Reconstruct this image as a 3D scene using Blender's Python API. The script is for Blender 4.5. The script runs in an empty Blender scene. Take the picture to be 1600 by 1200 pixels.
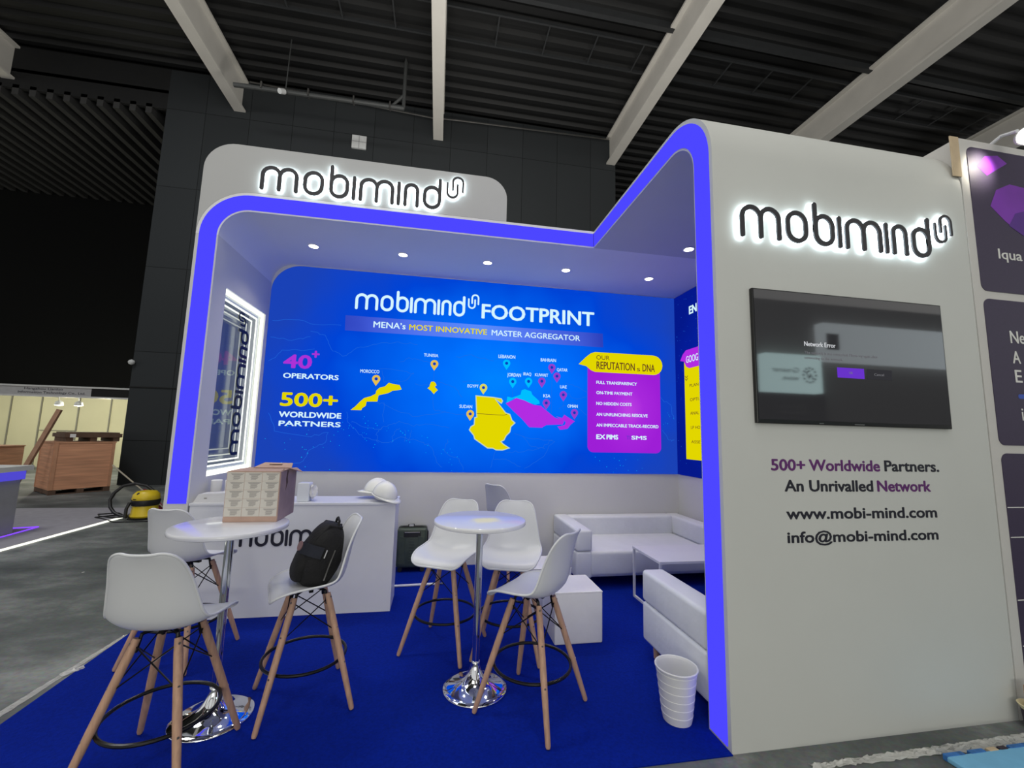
import bpy, bmesh, math, random
from mathutils import Vector, Matrix
random.seed(7)
PI = math.pi
SC = bpy.context.scene
COL = SC.collection

# ------------------------------------------------------------------ camera, world, hall light and added fill, exposure
cam_data = bpy.data.cameras.new('camera')
cam = bpy.data.objects.new('camera', cam_data); COL.objects.link(cam)
def view_rotation(yaw, pitch, roll):
    B = Matrix(((1, 0, 0), (0, 0, -1), (0, 1, 0)))
    def rx(t): return Matrix(((1, 0, 0), (0, math.cos(t), -math.sin(t)), (0, math.sin(t), math.cos(t))))
    def ry(t): return Matrix(((math.cos(t), 0, math.sin(t)), (0, 1, 0), (-math.sin(t), 0, math.cos(t))))
    def rz(t): return Matrix(((math.cos(t), -math.sin(t), 0), (math.sin(t), math.cos(t), 0), (0, 0, 1)))
    return rz(roll) @ rx(pitch) @ ry(yaw) @ B
VR = view_rotation(-0.173834945, -0.117739584, 0.024900176)
M3 = Matrix((VR[0], -VR[1], -VR[2])).transposed()
cam.matrix_world = Matrix.Translation((0, 0, 1.65)) @ M3.to_4x4()
cam_data.sensor_fit = 'HORIZONTAL'; cam_data.sensor_width = 36.0
cam_data.lens = 651.95332 / 1600 * 36
cam_data.clip_start = 0.05; cam_data.clip_end = 200
SC.camera = cam

world = bpy.data.worlds.new('world'); SC.world = world; world.use_nodes = True
bg = world.node_tree.nodes['Background']
bg.inputs[0].default_value = (1.0, 0.985, 0.95, 1); bg.inputs[1].default_value = 0.70

def area(name, loc, target, size, power, color=(1, 1, 1)):
    d = bpy.data.lights.new(name, 'AREA'); d.shape = 'RECTANGLE'; d.size = size[0]; d.size_y = size[1]
    d.energy = power; d.color = color
    o = bpy.data.objects.new(name, d); COL.objects.link(o); o.location = loc
    o.rotation_euler = (Vector(target) - Vector(loc)).to_track_quat('-Z', 'Y').to_euler()
    return o
area('hall_lamp', (3.5, -5.0, 11.0), (2.5, 2.2, 1.0), (4, 3), 60, (1.0, 0.97, 0.90))
area('hall_lamp', (-3.5, -4.0, 11.0), (-1.0, 4.0, 0.5), (4, 3), 120, (1.0, 0.99, 0.96))
area('hall_lamp', (-7.5, 5.0, 11.0), (-6.0, 6.5, 0.0), (3, 3), 430, (0.98, 0.99, 1.0))
area('hall_lamp', (0.5, 0.5, 11.2), (0.5, 2.5, 0.0), (3, 3), 200, (1.0, 0.98, 0.94))
area('added_fill', (-5.0, -5.0, 4.7), (-5.0, -4.9, 12.0), (5, 3), 620, (1.0, 0.96, 0.90))  # added uplights out of view, brightening the roof beams from below
area('added_fill', (6.0, -5.0, 4.7), (6.0, -4.9, 12.0), (5, 3), 800, (1.0, 0.96, 0.90))
area('added_fill', (0.5, 8.0, 4.7), (0.5, 8.1, 12.0), (5, 2), 330, (1.0, 0.96, 0.90))

area('added_fill', (-0.8, -9.0, 1.3), (0.6, 4.0, 3.2), (6, 2), 185, (1.0, 0.97, 0.86))  # added low fill out of view, lifting booth front and canopy underside

SC.view_settings.view_transform = 'Standard'
SC.view_settings.look = 'None'
SC.view_settings.gamma = 1.0
SC.view_settings.use_curve_mapping = False
SC.view_settings.exposure = 0.0
SC.cycles.use_denoising = True
SC.cycles.max_bounces = 8
SC.cycles.sample_clamp_indirect = 4.0

# ------------------------------------------------------------------ materials
def lin(c):
    return tuple(((v / 255) / 12.92 if v / 255 <= 0.04045 else ((v / 255 + 0.055) / 1.055) ** 2.4) for v in c)
def N(nt, kind, **kw):
    n = nt.nodes.new(kind)
    for k, v in kw.items(): setattr(n, k, v)
    return n
def mat(name, rgb, rough=0.5, metal=0.0, var=0.06, scale=8.0, bump=0.0, bscale=60.0, spec=0.5, coat=0.0, stretch=None):
    m = bpy.data.materials.new(name); m.use_nodes = True; nt = m.node_tree; b = nt.nodes['Principled BSDF']
    c = lin(rgb)
    tc = N(nt, 'ShaderNodeTexCoord'); mp = N(nt, 'ShaderNodeMapping'); nt.links.new(tc.outputs['Object'], mp.inputs[0])
    if stretch: mp.inputs['Scale'].default_value = stretch
    nz = N(nt, 'ShaderNodeTexNoise'); nz.inputs['Scale'].default_value = scale; nz.inputs['Detail'].default_value = 4
    nt.links.new(mp.outputs[0], nz.inputs['Vector'])
    rp = N(nt, 'ShaderNodeValToRGB'); e = rp.color_ramp.elements
    e[0].position = 0.3; e[1].position = 0.7
    e[0].color = (*[max(0, v * (1 - var)) for v in c], 1); e[1].color = (*[min(1, v * (1 + var)) for v in c], 1)
    nt.links.new(nz.outputs['Fac'], rp.inputs[0]); nt.links.new(rp.outputs[0], b.inputs['Base Color'])
    b.inputs['Roughness'].default_value = rough; b.inputs['Metallic'].default_value = metal
    b.inputs['Specular IOR Level'].default_value = spec
    if coat: b.inputs['Coat Weight'].default_value = coat; b.inputs['Coat Roughness'].default_value = 0.08
    if bump:
        n2 = N(nt, 'ShaderNodeTexNoise'); n2.inputs['Scale'].default_value = bscale; nt.links.new(mp.outputs[0], n2.inputs['Vector'])
        bp = N(nt, 'ShaderNodeBump'); bp.inputs['Strength'].default_value = bump; bp.inputs['Distance'].default_value = 0.01
        nt.links.new(n2.outputs['Fac'], bp.inputs['Height']); nt.links.new(bp.outputs[0], b.inputs['Normal'])
    return m
def emit(name, rgb, strength=1.0):
    m = bpy.data.materials.new(name); m.use_nodes = True; nt = m.node_tree; nt.nodes.clear()
    e = N(nt, 'ShaderNodeEmission'); e.inputs[0].default_value = (*lin(rgb), 1); e.inputs[1].default_value = strength
    o = N(nt, 'ShaderNodeOutputMaterial'); nt.links.new(e.outputs[0], o.inputs[0])
    return m

M = {}
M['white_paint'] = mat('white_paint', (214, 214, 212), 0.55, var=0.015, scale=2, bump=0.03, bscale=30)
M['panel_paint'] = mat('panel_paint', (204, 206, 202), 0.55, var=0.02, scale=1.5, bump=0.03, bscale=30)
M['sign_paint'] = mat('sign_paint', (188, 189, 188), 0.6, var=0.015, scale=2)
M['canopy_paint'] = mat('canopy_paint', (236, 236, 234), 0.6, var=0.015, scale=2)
M['white_gloss'] = mat('white_gloss', (228, 230, 234), 0.3, var=0.01)
M['table_white'] = mat('table_white', (230, 231, 235), 0.14, spec=0.7, var=0.01)
M['shell'] = mat('shell_plastic', (216, 218, 220), 0.32, var=0.01, scale=4)
M['leather'] = mat('white_leather', (224, 227, 229), 0.42, var=0.03, scale=6, bump=0.25, bscale=14)
M['pouf'] = mat('pouf_leather', (226, 226, 226), 0.42, var=0.02, bump=0.15, bscale=20)
M['wood_leg'] = mat('wood_leg', (188, 150, 124), 0.5, var=0.16, scale=10, stretch=(6, 6, 0.6), bump=0.1)
M['black_metal'] = mat('black_metal', (26, 26, 28), 0.3, 0.6)
M['chrome'] = mat('chrome', (225, 228, 232), 0.06, 1.0, var=0.005)
M['steel'] = mat('steel', (150, 148, 145), 0.3, 0.9)
M['bin_plastic'] = mat('bin_plastic', (226, 227, 225), 0.4, var=0.01)
M['white_metal'] = mat('white_metal', (226, 227, 230), 0.35, var=0.01)
M['black_fabric'] = mat('black_fabric', (15, 15, 17), 0.85, var=0.3, scale=30, bump=0.5, bscale=70)
M['navy_fabric'] = mat('navy_fabric', (24, 28, 40), 0.8, var=0.2, scale=30)
M['pink_patch'] = mat('pink_patch', (140, 110, 112), 0.7)
M['tag_white'] = mat('tag_white', (200, 200, 200), 0.6)
M['green_shell'] = mat('green_shell', (62, 74, 62), 0.45, var=0.12, scale=20)
M['black_plastic'] = mat('black_plastic', (20, 20, 21), 0.45)
M['hat'] = mat('hat_plastic', (236, 238, 236), 0.18, var=0.01)
M['paper'] = mat('paper_white', (222, 222, 222), 0.8, var=0.03)
M['frosted'] = mat('frosted_plastic', (226, 230, 236), 0.3, var=0.02)
M['cardboard'] = mat('cardboard', (186, 156, 140), 0.8, var=0.06, scale=12)
M['cardboard_side'] = mat('cardboard_side', (168, 144, 138), 0.75, var=0.16, scale=9, bump=0.2, bscale=8)
M['sticker'] = mat('sticker_paper', (205, 201, 192), 0.7, var=0.02)
M['print_grey'] = mat('print_grey', (150, 146, 142), 0.7)
M['dark_letter'] = mat('dark_letter', (44, 44, 50), 0.4, var=0.03)
M['navy_letter'] = mat('navy_letter', (16, 18, 40), 0.4, var=0.03)
M['black_letter'] = mat('black_letter', (14, 14, 16), 0.4)
M['vinyl_dark'] = mat('vinyl_dark', (34, 34, 46), 0.5)
M['vinyl_purple'] = mat('vinyl_purple', (98, 40, 110), 0.5)
M['carpet'] = mat('carpet_blue', (0, 32, 140), 0.95, var=0.16, scale=60, bump=0.5, bscale=260, spec=0.1)
M['screen_glass'] = mat('screen_glass', (60, 60, 64), 0.04, var=0.0, spec=0.9)
M['bezel'] = mat('bezel', (14, 14, 15), 0.3)
M['hall_floor_trim'] = mat('kerb', (70, 70, 72), 0.8)
M['beam'] = mat('beam_paint', (206, 203, 196), 0.6, var=0.05, scale=1.5)
M['dark_steel'] = mat('dark_steel', (44, 46, 48), 0.6, var=0.1)
M['roof'] = mat('roof_sheet', (18, 19, 20), 0.6, var=0.15, scale=0.7)
M['slat'] = mat('slat_metal', (50, 50, 50), 0.7, var=0.1)
M['void_black'] = mat('void_black', (17, 18, 19), 0.9, var=0.15)
M['pipe'] = mat('pipe_paint', (62, 64, 64), 0.5)
M['grille'] = mat('grille_white', (196, 198, 198), 0.5)
M['cream'] = mat('cream_panel', (196, 192, 158), 0.6, var=0.04, scale=1.2)
M['cream_seam'] = mat('seam_metal', (120, 118, 104), 0.5)
M['fascia_grey'] = mat('fascia_grey', (165, 166, 168), 0.5)
M['plywood'] = mat('plywood', (206, 150, 116), 0.75, var=0.22, scale=2.2, stretch=(0.5, 0.5, 9))
M['crate_edge'] = mat('crate_edge', (190, 140, 108), 0.75, var=0.15, scale=5)
M['old_wood'] = mat('old_wood', (92, 70, 56), 0.85, var=0.3, scale=5)
M['plank'] = mat('plank_wood', (158, 122, 98), 0.8, var=0.2, scale=5)
M['vac_yellow'] = mat('vac_yellow', (225, 196, 40), 0.4, var=0.04)
M['vac_black'] = mat('vac_black', (20, 20, 22), 0.5)
M['broom_handle'] = mat('broom_handle', (168, 160, 142), 0.4)
M['broom_red'] = mat('broom_red', (150, 44, 66), 0.8, var=0.2, scale=40)
M['platform'] = mat('platform_grey', (158, 156, 163), 0.8, var=0.07, scale=9)
M['counter_grey'] = mat('counter_grey', (160, 162, 170), 0.6, var=0.05)
M['neigh_white'] = mat('neighbour_white', (206, 204, 200), 0.6, var=0.02)
M['neigh_purple'] = mat('neighbour_purple', (60, 50, 76), 0.55, var=0.06, scale=60)
M['neigh_petal'] = mat('neighbour_petal', (122, 44, 172), 0.5, var=0.25, scale=2)
M['neigh_petal_dark'] = mat('neighbour_petal_dark', (84, 30, 140), 0.5, var=0.1)
M['neigh_text'] = mat('neighbour_text', (226, 226, 222), 0.6)
M['neigh_blue'] = mat('neighbour_blue', (60, 90, 190), 0.6)
M['raw_edge'] = mat('raw_board_edge', (196, 176, 146), 0.8, var=0.1)
M['blue_board'] = mat('blue_board', (120, 186, 226), 0.7, var=0.06, scale=10)
M['blue_tape'] = mat('blue_tape', (46, 104, 170), 0.6, var=0.5, scale=16)
M['cup_dark'] = mat('cup_dark', (48, 38, 52), 0.6, var=0.3, scale=40)
M['cup_cream'] = mat('cup_cream', (232, 220, 178), 0.6)
M['brown_card'] = mat('brown_card', (172, 146, 126), 0.8)
M['opp_grey'] = mat('opposite_grey', (190, 188, 184), 0.9)
M['opp_dark'] = mat('opposite_dark', (14, 18, 40), 0.7)
M['opp_blue'] = mat('opposite_blue', (30, 50, 130), 0.6)
M['plank_end'] = M['old_wood']

# emissive things
M['strip_blue'] = emit('strip_blue', (75, 69, 255), 1.05)
M['halo'] = emit('halo_light', (226, 244, 250), 10.0)
M['lamp_disc'] = emit('lamp_disc', (255, 250, 236), 9.0)
M['led_white'] = emit('led_white', (250, 252, 240), 2.2)
M['led_reflect'] = emit('led_reflection_inner', (244, 246, 232), 0.95)  # dimmer glow for the modelled reflections of the mirror frame
M['led_reflect_deep'] = emit('led_reflection_deep', (236, 240, 226), 0.6)
M['led_floor'] = emit('led_floor', (250, 250, 236), 1.4)
M['neon'] = emit('neon_purple', (130, 70, 255), 1.5)
M['counter_blue'] = emit('counter_blue_light', (92, 84, 235), 0.75)
M['spot_face'] = emit('spot_face', (255, 246, 224), 22.0)
M['booth_lamp'] = emit('booth_lamp', (255, 252, 236), 14.0)
M['opp_sign'] = emit('opposite_sign_light', (196, 226, 226), 4.2)
M['opp_band'] = emit('opposite_band_light', (186, 196, 200), 3.0)
M['s_white'] = emit('screen_white', (214, 246, 255), 1.0)
M['s_yellow'] = emit('screen_yellow', (226, 214, 0), 1.0)
M['s_gold'] = emit('screen_gold', (228, 190, 80), 1.0)
M['s_palegold'] = emit('screen_pale_gold', (224, 220, 96), 0.95)
M['s_purple'] = emit('screen_purple', (178, 44, 226), 1.0)
M['s_purpletext'] = emit('screen_purple_text', (172, 50, 214), 1.0)
M['s_pin'] = emit('screen_pin_purple', (150, 62, 206), 1.0)
M['s_cyan'] = emit('screen_cyan', (0, 190, 255), 1.0)
M['s_line'] = emit('screen_line', (36, 112, 236), 0.85)
M['s_border'] = emit('screen_border', (200, 226, 200), 0.9)
M['s_dark'] = emit('screen_dark_text', (104, 62, 30), 0.9)
M['s_hole'] = emit('screen_pin_hole', (10, 60, 190), 1.0)
M['s_dim'] = emit('screen_dim_text', (150, 150, 156), 0.55)
M['s_bright'] = emit('screen_bright_text', (225, 228, 232), 0.85)
M['s_button'] = emit('screen_button', (104, 52, 200), 1.0)
M['s_button2'] = emit('screen_button_grey', (50, 50, 54), 1.0)

def screen_mat(name, center, spread, stops):
    """content of a video wall: a radial wash of blues"""
    m = bpy.data.materials.new(name); m.use_nodes = True; nt = m.node_tree; nt.nodes.clear()
    tc = N(nt, 'ShaderNodeTexCoord'); mp = N(nt, 'ShaderNodeMapping'); nt.links.new(tc.outputs['Object'], mp.inputs[0])
    mp.inputs['Location'].default_value = [-c / s for c, s in zip(center, spread)]
    mp.inputs['Scale'].default_value = [1 / s for s in spread]
    ln = N(nt, 'ShaderNodeVectorMath', operation='LENGTH'); nt.links.new(mp.outputs[0], ln.inputs[0])
    nz = N(nt, 'ShaderNodeTexNoise'); nz.inputs['Scale'].default_value = 1.3; nt.links.new(tc.outputs['Object'], nz.inputs['Vector'])
    ma = N(nt, 'ShaderNodeMath', operation='MULTIPLY_ADD'); nt.links.new(nz.outputs['Fac'], ma.inputs[0]); ma.inputs[1].default_value = 0.3
    nt.links.new(ln.outputs['Value'], ma.inputs[2])
    rp = N(nt, 'ShaderNodeValToRGB'); nt.links.new(ma.outputs[0], rp.inputs[0])
    el = rp.color_ramp.elements
    el[0].position = 0.0; el[0].color = (*lin(stops[0][1]), 1); el[1].position = 1.0; el[1].color = (*lin(stops[-1][1]), 1)
    for p, c in stops:
        if 0.01 < p < 0.99: el.new(p).color = (*lin(c), 1)
    em = N(nt, 'ShaderNodeEmission'); nt.links.new(rp.outputs[0], em.inputs[0])
    o = N(nt, 'ShaderNodeOutputMaterial'); nt.links.new(em.outputs[0], o.inputs[0])
    return m
M['screen_back'] = screen_mat('screen_back', (0.11, 0, 1.21), (3.5, 1, 2.4), [(0.14, (0, 130, 255)), (0.38, (0, 112, 253)), (0.74, (0, 68, 214)), (1.0, (26, 66, 182))])
M['screen_side'] = screen_mat('screen_side', (0, -0.4, 1.26), (1, 2.4, 2.0), [(0.1, (10, 60, 215)), (0.5, (4, 34, 170)), (1.0, (4, 24, 138))])
M['banner'] = screen_mat('banner_wash', (-0.14, 0, 1.84), (2.1, 1, 2.0), [(0.15, (92, 142, 252)), (0.5, (84, 118, 240)), (0.8, (66, 92, 216)), (1.0, (46, 66, 188))])
M['card'] = screen_mat('card_wash', (1.96, 0, 0.86), (0.62, 1, 0.8), [(0.15, (188, 62, 226)), (0.5, (168, 40, 220)), (1.0, (158, 30, 214))])

def tile_mat(name, rgb, line, w, h, ox, oz, axis='xz', mortar=0.008):
    m = bpy.data.materials.new(name); m.use_nodes = True; nt = m.node_tree; b = nt.nodes['Principled BSDF']
    tc = N(nt, 'ShaderNodeTexCoord'); sx = N(nt, 'ShaderNodeSeparateXYZ'); nt.links.new(tc.outputs['Object'], sx.inputs[0])
    cx = N(nt, 'ShaderNodeCombineXYZ')
    nt.links.new(sx.outputs['XYZ'.index(axis[0].upper())], cx.inputs[0]); nt.links.new(sx.outputs['XYZ'.index(axis[1].upper())], cx.inputs[1])
    mp = N(nt, 'ShaderNodeMapping'); nt.links.new(cx.outputs[0], mp.inputs[0]); mp.inputs['Location'].default_value = (ox, oz, 0)
    br = N(nt, 'ShaderNodeTexBrick'); nt.links.new(mp.outputs[0], br.inputs['Vector'])
    br.offset = 0; br.inputs['Scale'].default_value = 1; br.inputs['Brick Width'].default_value = w; br.inputs['Row Height'].default_value = h
    br.inputs['Mortar Size'].default_value = mortar
    c = lin(rgb)
    br.inputs['Color1'].default_value = (*c, 1); br.inputs['Color2'].default_value = (*[v * 0.88 for v in c], 1); br.inputs['Mortar'].default_value = (*lin(line), 1)
    nt.links.new(br.outputs['Color'], b.inputs['Base Color']); b.inputs['Roughness'].default_value = 0.85; b.inputs['Specular IOR Level'].default_value = 0.12
    return m
M['hall_tile'] = tile_mat('hall_tile', (50, 53, 55), (26, 27, 28), 1.235, 2.48, -0.02, -1.2)
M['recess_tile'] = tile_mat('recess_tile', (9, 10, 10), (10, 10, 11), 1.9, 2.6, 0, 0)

def floor_mat():
    m = bpy.data.materials.new('hall_concrete'); m.use_nodes = True; nt = m.node_tree; b = nt.nodes['Principled BSDF']
    tc = N(nt, 'ShaderNodeTexCoord')
    n1 = N(nt, 'ShaderNodeTexNoise'); n1.inputs['Scale'].default_value = 0.9; n1.inputs['Detail'].default_value = 8; n1.inputs['Roughness'].default_value = 0.65
    mp = N(nt, 'ShaderNodeMapping'); mp.inputs['Scale'].default_value = (1.0, 1.6, 1); mp.inputs['Rotation'].default_value = (0, 0, 0.5)
    nt.links.new(tc.outputs['Object'], mp.inputs[0]); nt.links.new(mp.outputs[0], n1.inputs['Vector'])
    rp = N(nt, 'ShaderNodeValToRGB'); el = rp.color_ramp.elements; el.new(0.5)
    for e, (p, c) in zip(el, [(0.3, (66, 71, 71)), (0.5, (98, 103, 102)), (0.72, (150, 153, 151))]): e.position = p; e.color = (*lin(c), 1)
    nt.links.new(n1.outputs['Fac'], rp.inputs[0])
    n2 = N(nt, 'ShaderNodeTexNoise'); n2.inputs['Scale'].default_value = 40; n2.inputs['Detail'].default_value = 3; nt.links.new(tc.outputs['Object'], n2.inputs['Vector'])
    mx = N(nt, 'ShaderNodeMix', data_type='RGBA', blend_type='OVERLAY'); mx.inputs[0].default_value = 0.35
    nt.links.new(rp.outputs[0], mx.inputs[6]); nt.links.new(n2.outputs['Color'], mx.inputs[7])
    vo = N(nt, 'ShaderNodeTexVoronoi'); vo.inputs['Scale'].default_value = 2.2; nt.links.new(tc.outputs['Object'], vo.inputs['Vector'])
    r2 = N(nt, 'ShaderNodeValToRGB'); r2.color_ramp.elements[0].position = 0.028; r2.color_ramp.elements[1].position = 0.034
    r2.color_ramp.elements[0].color = (1, 1, 1, 1); r2.color_ramp.elements[1].color = (0, 0, 0, 1)
    nt.links.new(vo.outputs['Distance'], r2.inputs[0])
    m2 = N(nt, 'ShaderNodeMix', data_type='RGBA'); nt.links.new(r2.outputs[0], m2.inputs[0]); nt.links.new(mx.outputs[2], m2.inputs[6]); m2.inputs[7].default_value = (*lin((200, 200, 198)), 1)
    nt.links.new(m2.outputs[2], b.inputs['Base Color']); b.inputs['Roughness'].default_value = 0.72
    bp = N(nt, 'ShaderNodeBump'); bp.inputs['Strength'].default_value = 0.25; bp.inputs['Distance'].default_value = 0.02
    nt.links.new(n1.outputs['Fac'], bp.inputs['Height']); nt.links.new(bp.outputs[0], b.inputs['Normal'])
    return m
M['floor'] = floor_mat()

def glass_mat(name, tint, mirror, rough=0.02):
    m = bpy.data.materials.new(name); m.use_nodes = True; nt = m.node_tree; nt.nodes.clear()
    t = N(nt, 'ShaderNodeBsdfTransparent'); t.inputs[0].default_value = (*tint, 1)
    g = N(nt, 'ShaderNodeBsdfGlossy'); g.inputs['Roughness'].default_value = rough; g.inputs[0].default_value = (0.9, 0.92, 0.92, 1)
    mx = N(nt, 'ShaderNodeMixShader'); mx.inputs[0].default_value = mirror
    nt.links.new(t.outputs[0], mx.inputs[1]); nt.links.new(g.outputs[0], mx.inputs[2])
    o = N(nt, 'ShaderNodeOutputMaterial'); nt.links.new(mx.outputs[0], o.inputs[0])
    return m
M['half_mirror'] = glass_mat('half_mirror', (0.85, 0.88, 0.86), 0.16)
M['back_mirror'] = mat('back_mirror', (112, 117, 116), 0.12, 0.35, var=0.02)
def film_mat():
    m = bpy.data.materials.new('plastic_film'); m.use_nodes = True; nt = m.node_tree; b = nt.nodes['Principled BSDF']
    b.inputs['Base Color'].default_value = (0.82, 0.82, 0.78, 1); b.inputs['Roughness'].default_value = 0.18
    b.inputs['Alpha'].default_value = 0.38; b.inputs['Specular IOR Level'].default_value = 0.9
    return m
M['film'] = film_mat()

# ------------------------------------------------------------------ mesh helpers
class MB:
    """collects shapes into one mesh"""
    def __init__(self): self.v = []; self.f = []
    def add(self, vs, fs):
        o = len(self.v); self.v += [tuple(p) for p in vs]; self.f += [tuple(i + o for i in f) for f in fs]; return self
    def box(self, x0, x1, y0, y1, z0, z1, T=None):
        vs = [Vector((x, y, z)) for z in (z0, z1) for y in (y0, y1) for x in (x0, x1)]
        if T is not None: vs = [T @ p for p in vs]
        return self.add(vs, [(0, 2, 3, 1), (4, 5, 7, 6), (0, 1, 5, 4), (2, 6, 7, 3), (0, 4, 6, 2), (1, 3, 7, 5)])
    def rbox(self, x0, x1, y0, y1, z0, z1, r=0.02, seg=3, T=None):
        bm = bmesh.new(); bmesh.ops.create_cube(bm, size=1)
        for p in bm.verts: p.co = Vector(((x0 + x1) / 2 + p.co.x * (x1 - x0), (y0 + y1) / 2 + p.co.y * (y1 - y0), (z0 + z1) / 2 + p.co.z * (z1 - z0)))
        bmesh.ops.bevel(bm, geom=bm.edges[:], offset=r, segments=seg, affect='EDGES', profile=0.5)
        return self.bm(bm, T)
    def bm(self, bm, T=None):
        bm.verts.index_update()
        vs = [p.co.copy() for p in bm.verts]
        if T is not None: vs = [T @ p for p in vs]
        self.add(vs, [[q.index for q in f.verts] for f in bm.faces]); bm.free(); return self
    def tube(self, pts, r, seg=10, closed=False, caps=True):
        pts = [Vector(p) for p in pts]; n = len(pts); rs = r if isinstance(r, (list, tuple)) else [r] * n
        rings = []; up = None
        for i, p in enumerate(pts):
            if closed: t = pts[(i + 1) % n] - pts[i - 1]
            else: t = pts[min(i + 1, n - 1)] - pts[max(i - 1, 0)]
            t.normalize()
            if up is None:
                up = Vector((0, 0, 1)) if abs(t.z) < 0.9 else Vector((1, 0, 0))
            a = up - t * up.dot(t)
            if a.length < 1e-6: a = t.orthogonal()
            a.normalize(); up = a; b = t.cross(a)
            rings.append([p + (a * math.cos(2 * PI * k / seg) + b * math.sin(2 * PI * k / seg)) * rs[i] for k in range(seg)])
        fs = []
        m = n if closed else n - 1
        for i in range(m):
            j = (i + 1) % n
            for k in range(seg): fs.append((i * seg + k, i * seg + (k + 1) % seg, j * seg + (k + 1) % seg, j * seg + k))
        if not closed and caps: fs += [tuple(range(seg))[::-1], tuple((n - 1) * seg + k for k in range(seg))]
        return self.add([p for r_ in rings for p in r_], fs)
    def lathe(self, prof, c=(0, 0, 0), seg=40, T=None):
        vs = []; fs = []; n = len(prof)
        for r, z in prof:
            for k in range(seg):
                a = 2 * PI * k / seg; vs.append(Vector((c[0] + r * math.cos(a), c[1] + r * math.sin(a), c[2] + z)))
        for i in range(n - 1):
            for k in range(seg): fs.append((i * seg + k, i * seg + (k + 1) % seg, (i + 1) * seg + (k + 1) % seg, (i + 1) * seg + k))
        if prof[0][0] > 1e-6: fs.append(tuple(range(seg))[::-1])
        if prof[-1][0] > 1e-6: fs.append(tuple((n - 1) * seg + k for k in range(seg)))
        if T is not None: vs = [T @ p for p in vs]
        return self.add(vs, fs)
    def prism(self, poly, P, w0, w1):
        """2-D outline put in a plane by P(u, v, w)"""
        n = len(poly); vs = [P(u, v, w0) for u, v in poly] + [P(u, v, w1) for u, v in poly]
        fs = [tuple(range(n))[::-1], tuple(range(n, 2 * n))] + [(i, (i + 1) % n, n + (i + 1) % n, n + i) for i in range(n)]
        return self.add(vs, fs)
    def ribbon(self, path, s, P, w0, w1, closed=False, cap=8):
        """stroke of width s with round ends along a 2-D path"""
        pts = [Vector(p) for p in path]; n = len(pts); L = []; R = []
        for i, p in enumerate(pts):
            a = pts[i - 1] if (i > 0 or closed) else None; b = pts[(i + 1) % n] if (i < n - 1 or closed) else None
            d1 = (p - a).normalized() if a is not None else (b - p).normalized(); d2 = (b - p).normalized() if b is not None else d1
            t = d1 + d2; t = t.normalized() if t.length > 1e-6 else d1
            nn = Vector((-t.y, t.x)); k = 1 / max(0.5, nn.dot(Vector((-d1.y, d1.x))))
            L.append(p + nn * s / 2 * k); R.append(p - nn * s / 2 * k)
        if closed:
            vs = [P(q.x, q.y, w) for w in (w0, w1) for q in L + R]; m = 2 * n; fs = []
            for i in range(n):
                j = (i + 1) % n
                fs += [(m + i, m + j, m + n + j, m + n + i), (i, n + i, n + j, j), (i, j, m + j, m + i), (n + i, m + n + i, m + n + j, n + j)]
            return self.add(vs, fs)
        def arc(c, frm, sign):
            a0 = math.atan2(frm.y - c.y, frm.x - c.x)
            return [Vector((c.x + s / 2 * math.cos(a0 - PI * k / cap), c.y + s / 2 * math.sin(a0 - PI * k / cap))) for k in range(1, cap)]
        out = L + arc(pts[-1], L[-1], 1) + R[::-1] + arc(pts[0], R[0], 1)
        return self.prism([(q.x, q.y) for q in out], P, w0, w1)
    def text(self, body, P, u, v, width, cap, bold=0.0, depth=0.0006, w=0.0, slant=0.0):
        """letters fitted to a width and cap height; bold overprints them a little to each side"""
        cu = bpy.data.curves.new('t', 'FONT'); cu.body = body; cu.size = 1; cu.extrude = 0.5; cu.resolution_u = 3; cu.shear = slant
        hc = bpy.data.curves.new('h', 'FONT'); hc.body = 'H'; hc.size = 1
        a = bpy.data.objects.new('t', cu); b = bpy.data.objects.new('h', hc); COL.objects.link(a); COL.objects.link(b)
        bpy.context.view_layer.update(); dg = bpy.context.evaluated_depsgraph_get()
        me = bpy.data.meshes.new_from_object(a.evaluated_get(dg)); mh = bpy.data.meshes.new_from_object(b.evaluated_get(dg))
        hz = max(p.co.y for p in mh.vertices) - min(p.co.y for p in mh.vertices); hb = min(p.co.y for p in mh.vertices)
        x0 = min(p.co.x for p in me.vertices); x1 = max(p.co.x for p in me.vertices)
        e = bold * cap * 1.25; shifts = [(0, 0)] if bold < 0.004 else [(-e, 0), (e, 0), (-e * 0.5, e * 0.6), (e * 0.5, e * 0.6), (-e * 0.5, -e * 0.6), (e * 0.5, -e * 0.6)]
        kx = (width - 2 * e) / (x1 - x0); ky = cap / hz * (1 - (1.2 * bold if bold >= 0.004 else 0))
        for i, (dx, dz) in enumerate(shifts):
            self.add([P(u + e + dx + (p.co.x - x0) * kx, v + (e * 0.6 if bold >= 0.004 else 0) + dz + (p.co.y - hb) * ky, w + i * 0.00012 + (p.co.z + 0.5) * depth) for p in me.vertices], [tuple(f.vertices) for f in me.polygons])
        for o in (a, b): bpy.data.objects.remove(o)
        for c in (cu, hc): bpy.data.curves.remove(c)
        for c in (me, mh): bpy.data.meshes.remove(c)
        return self

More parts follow.
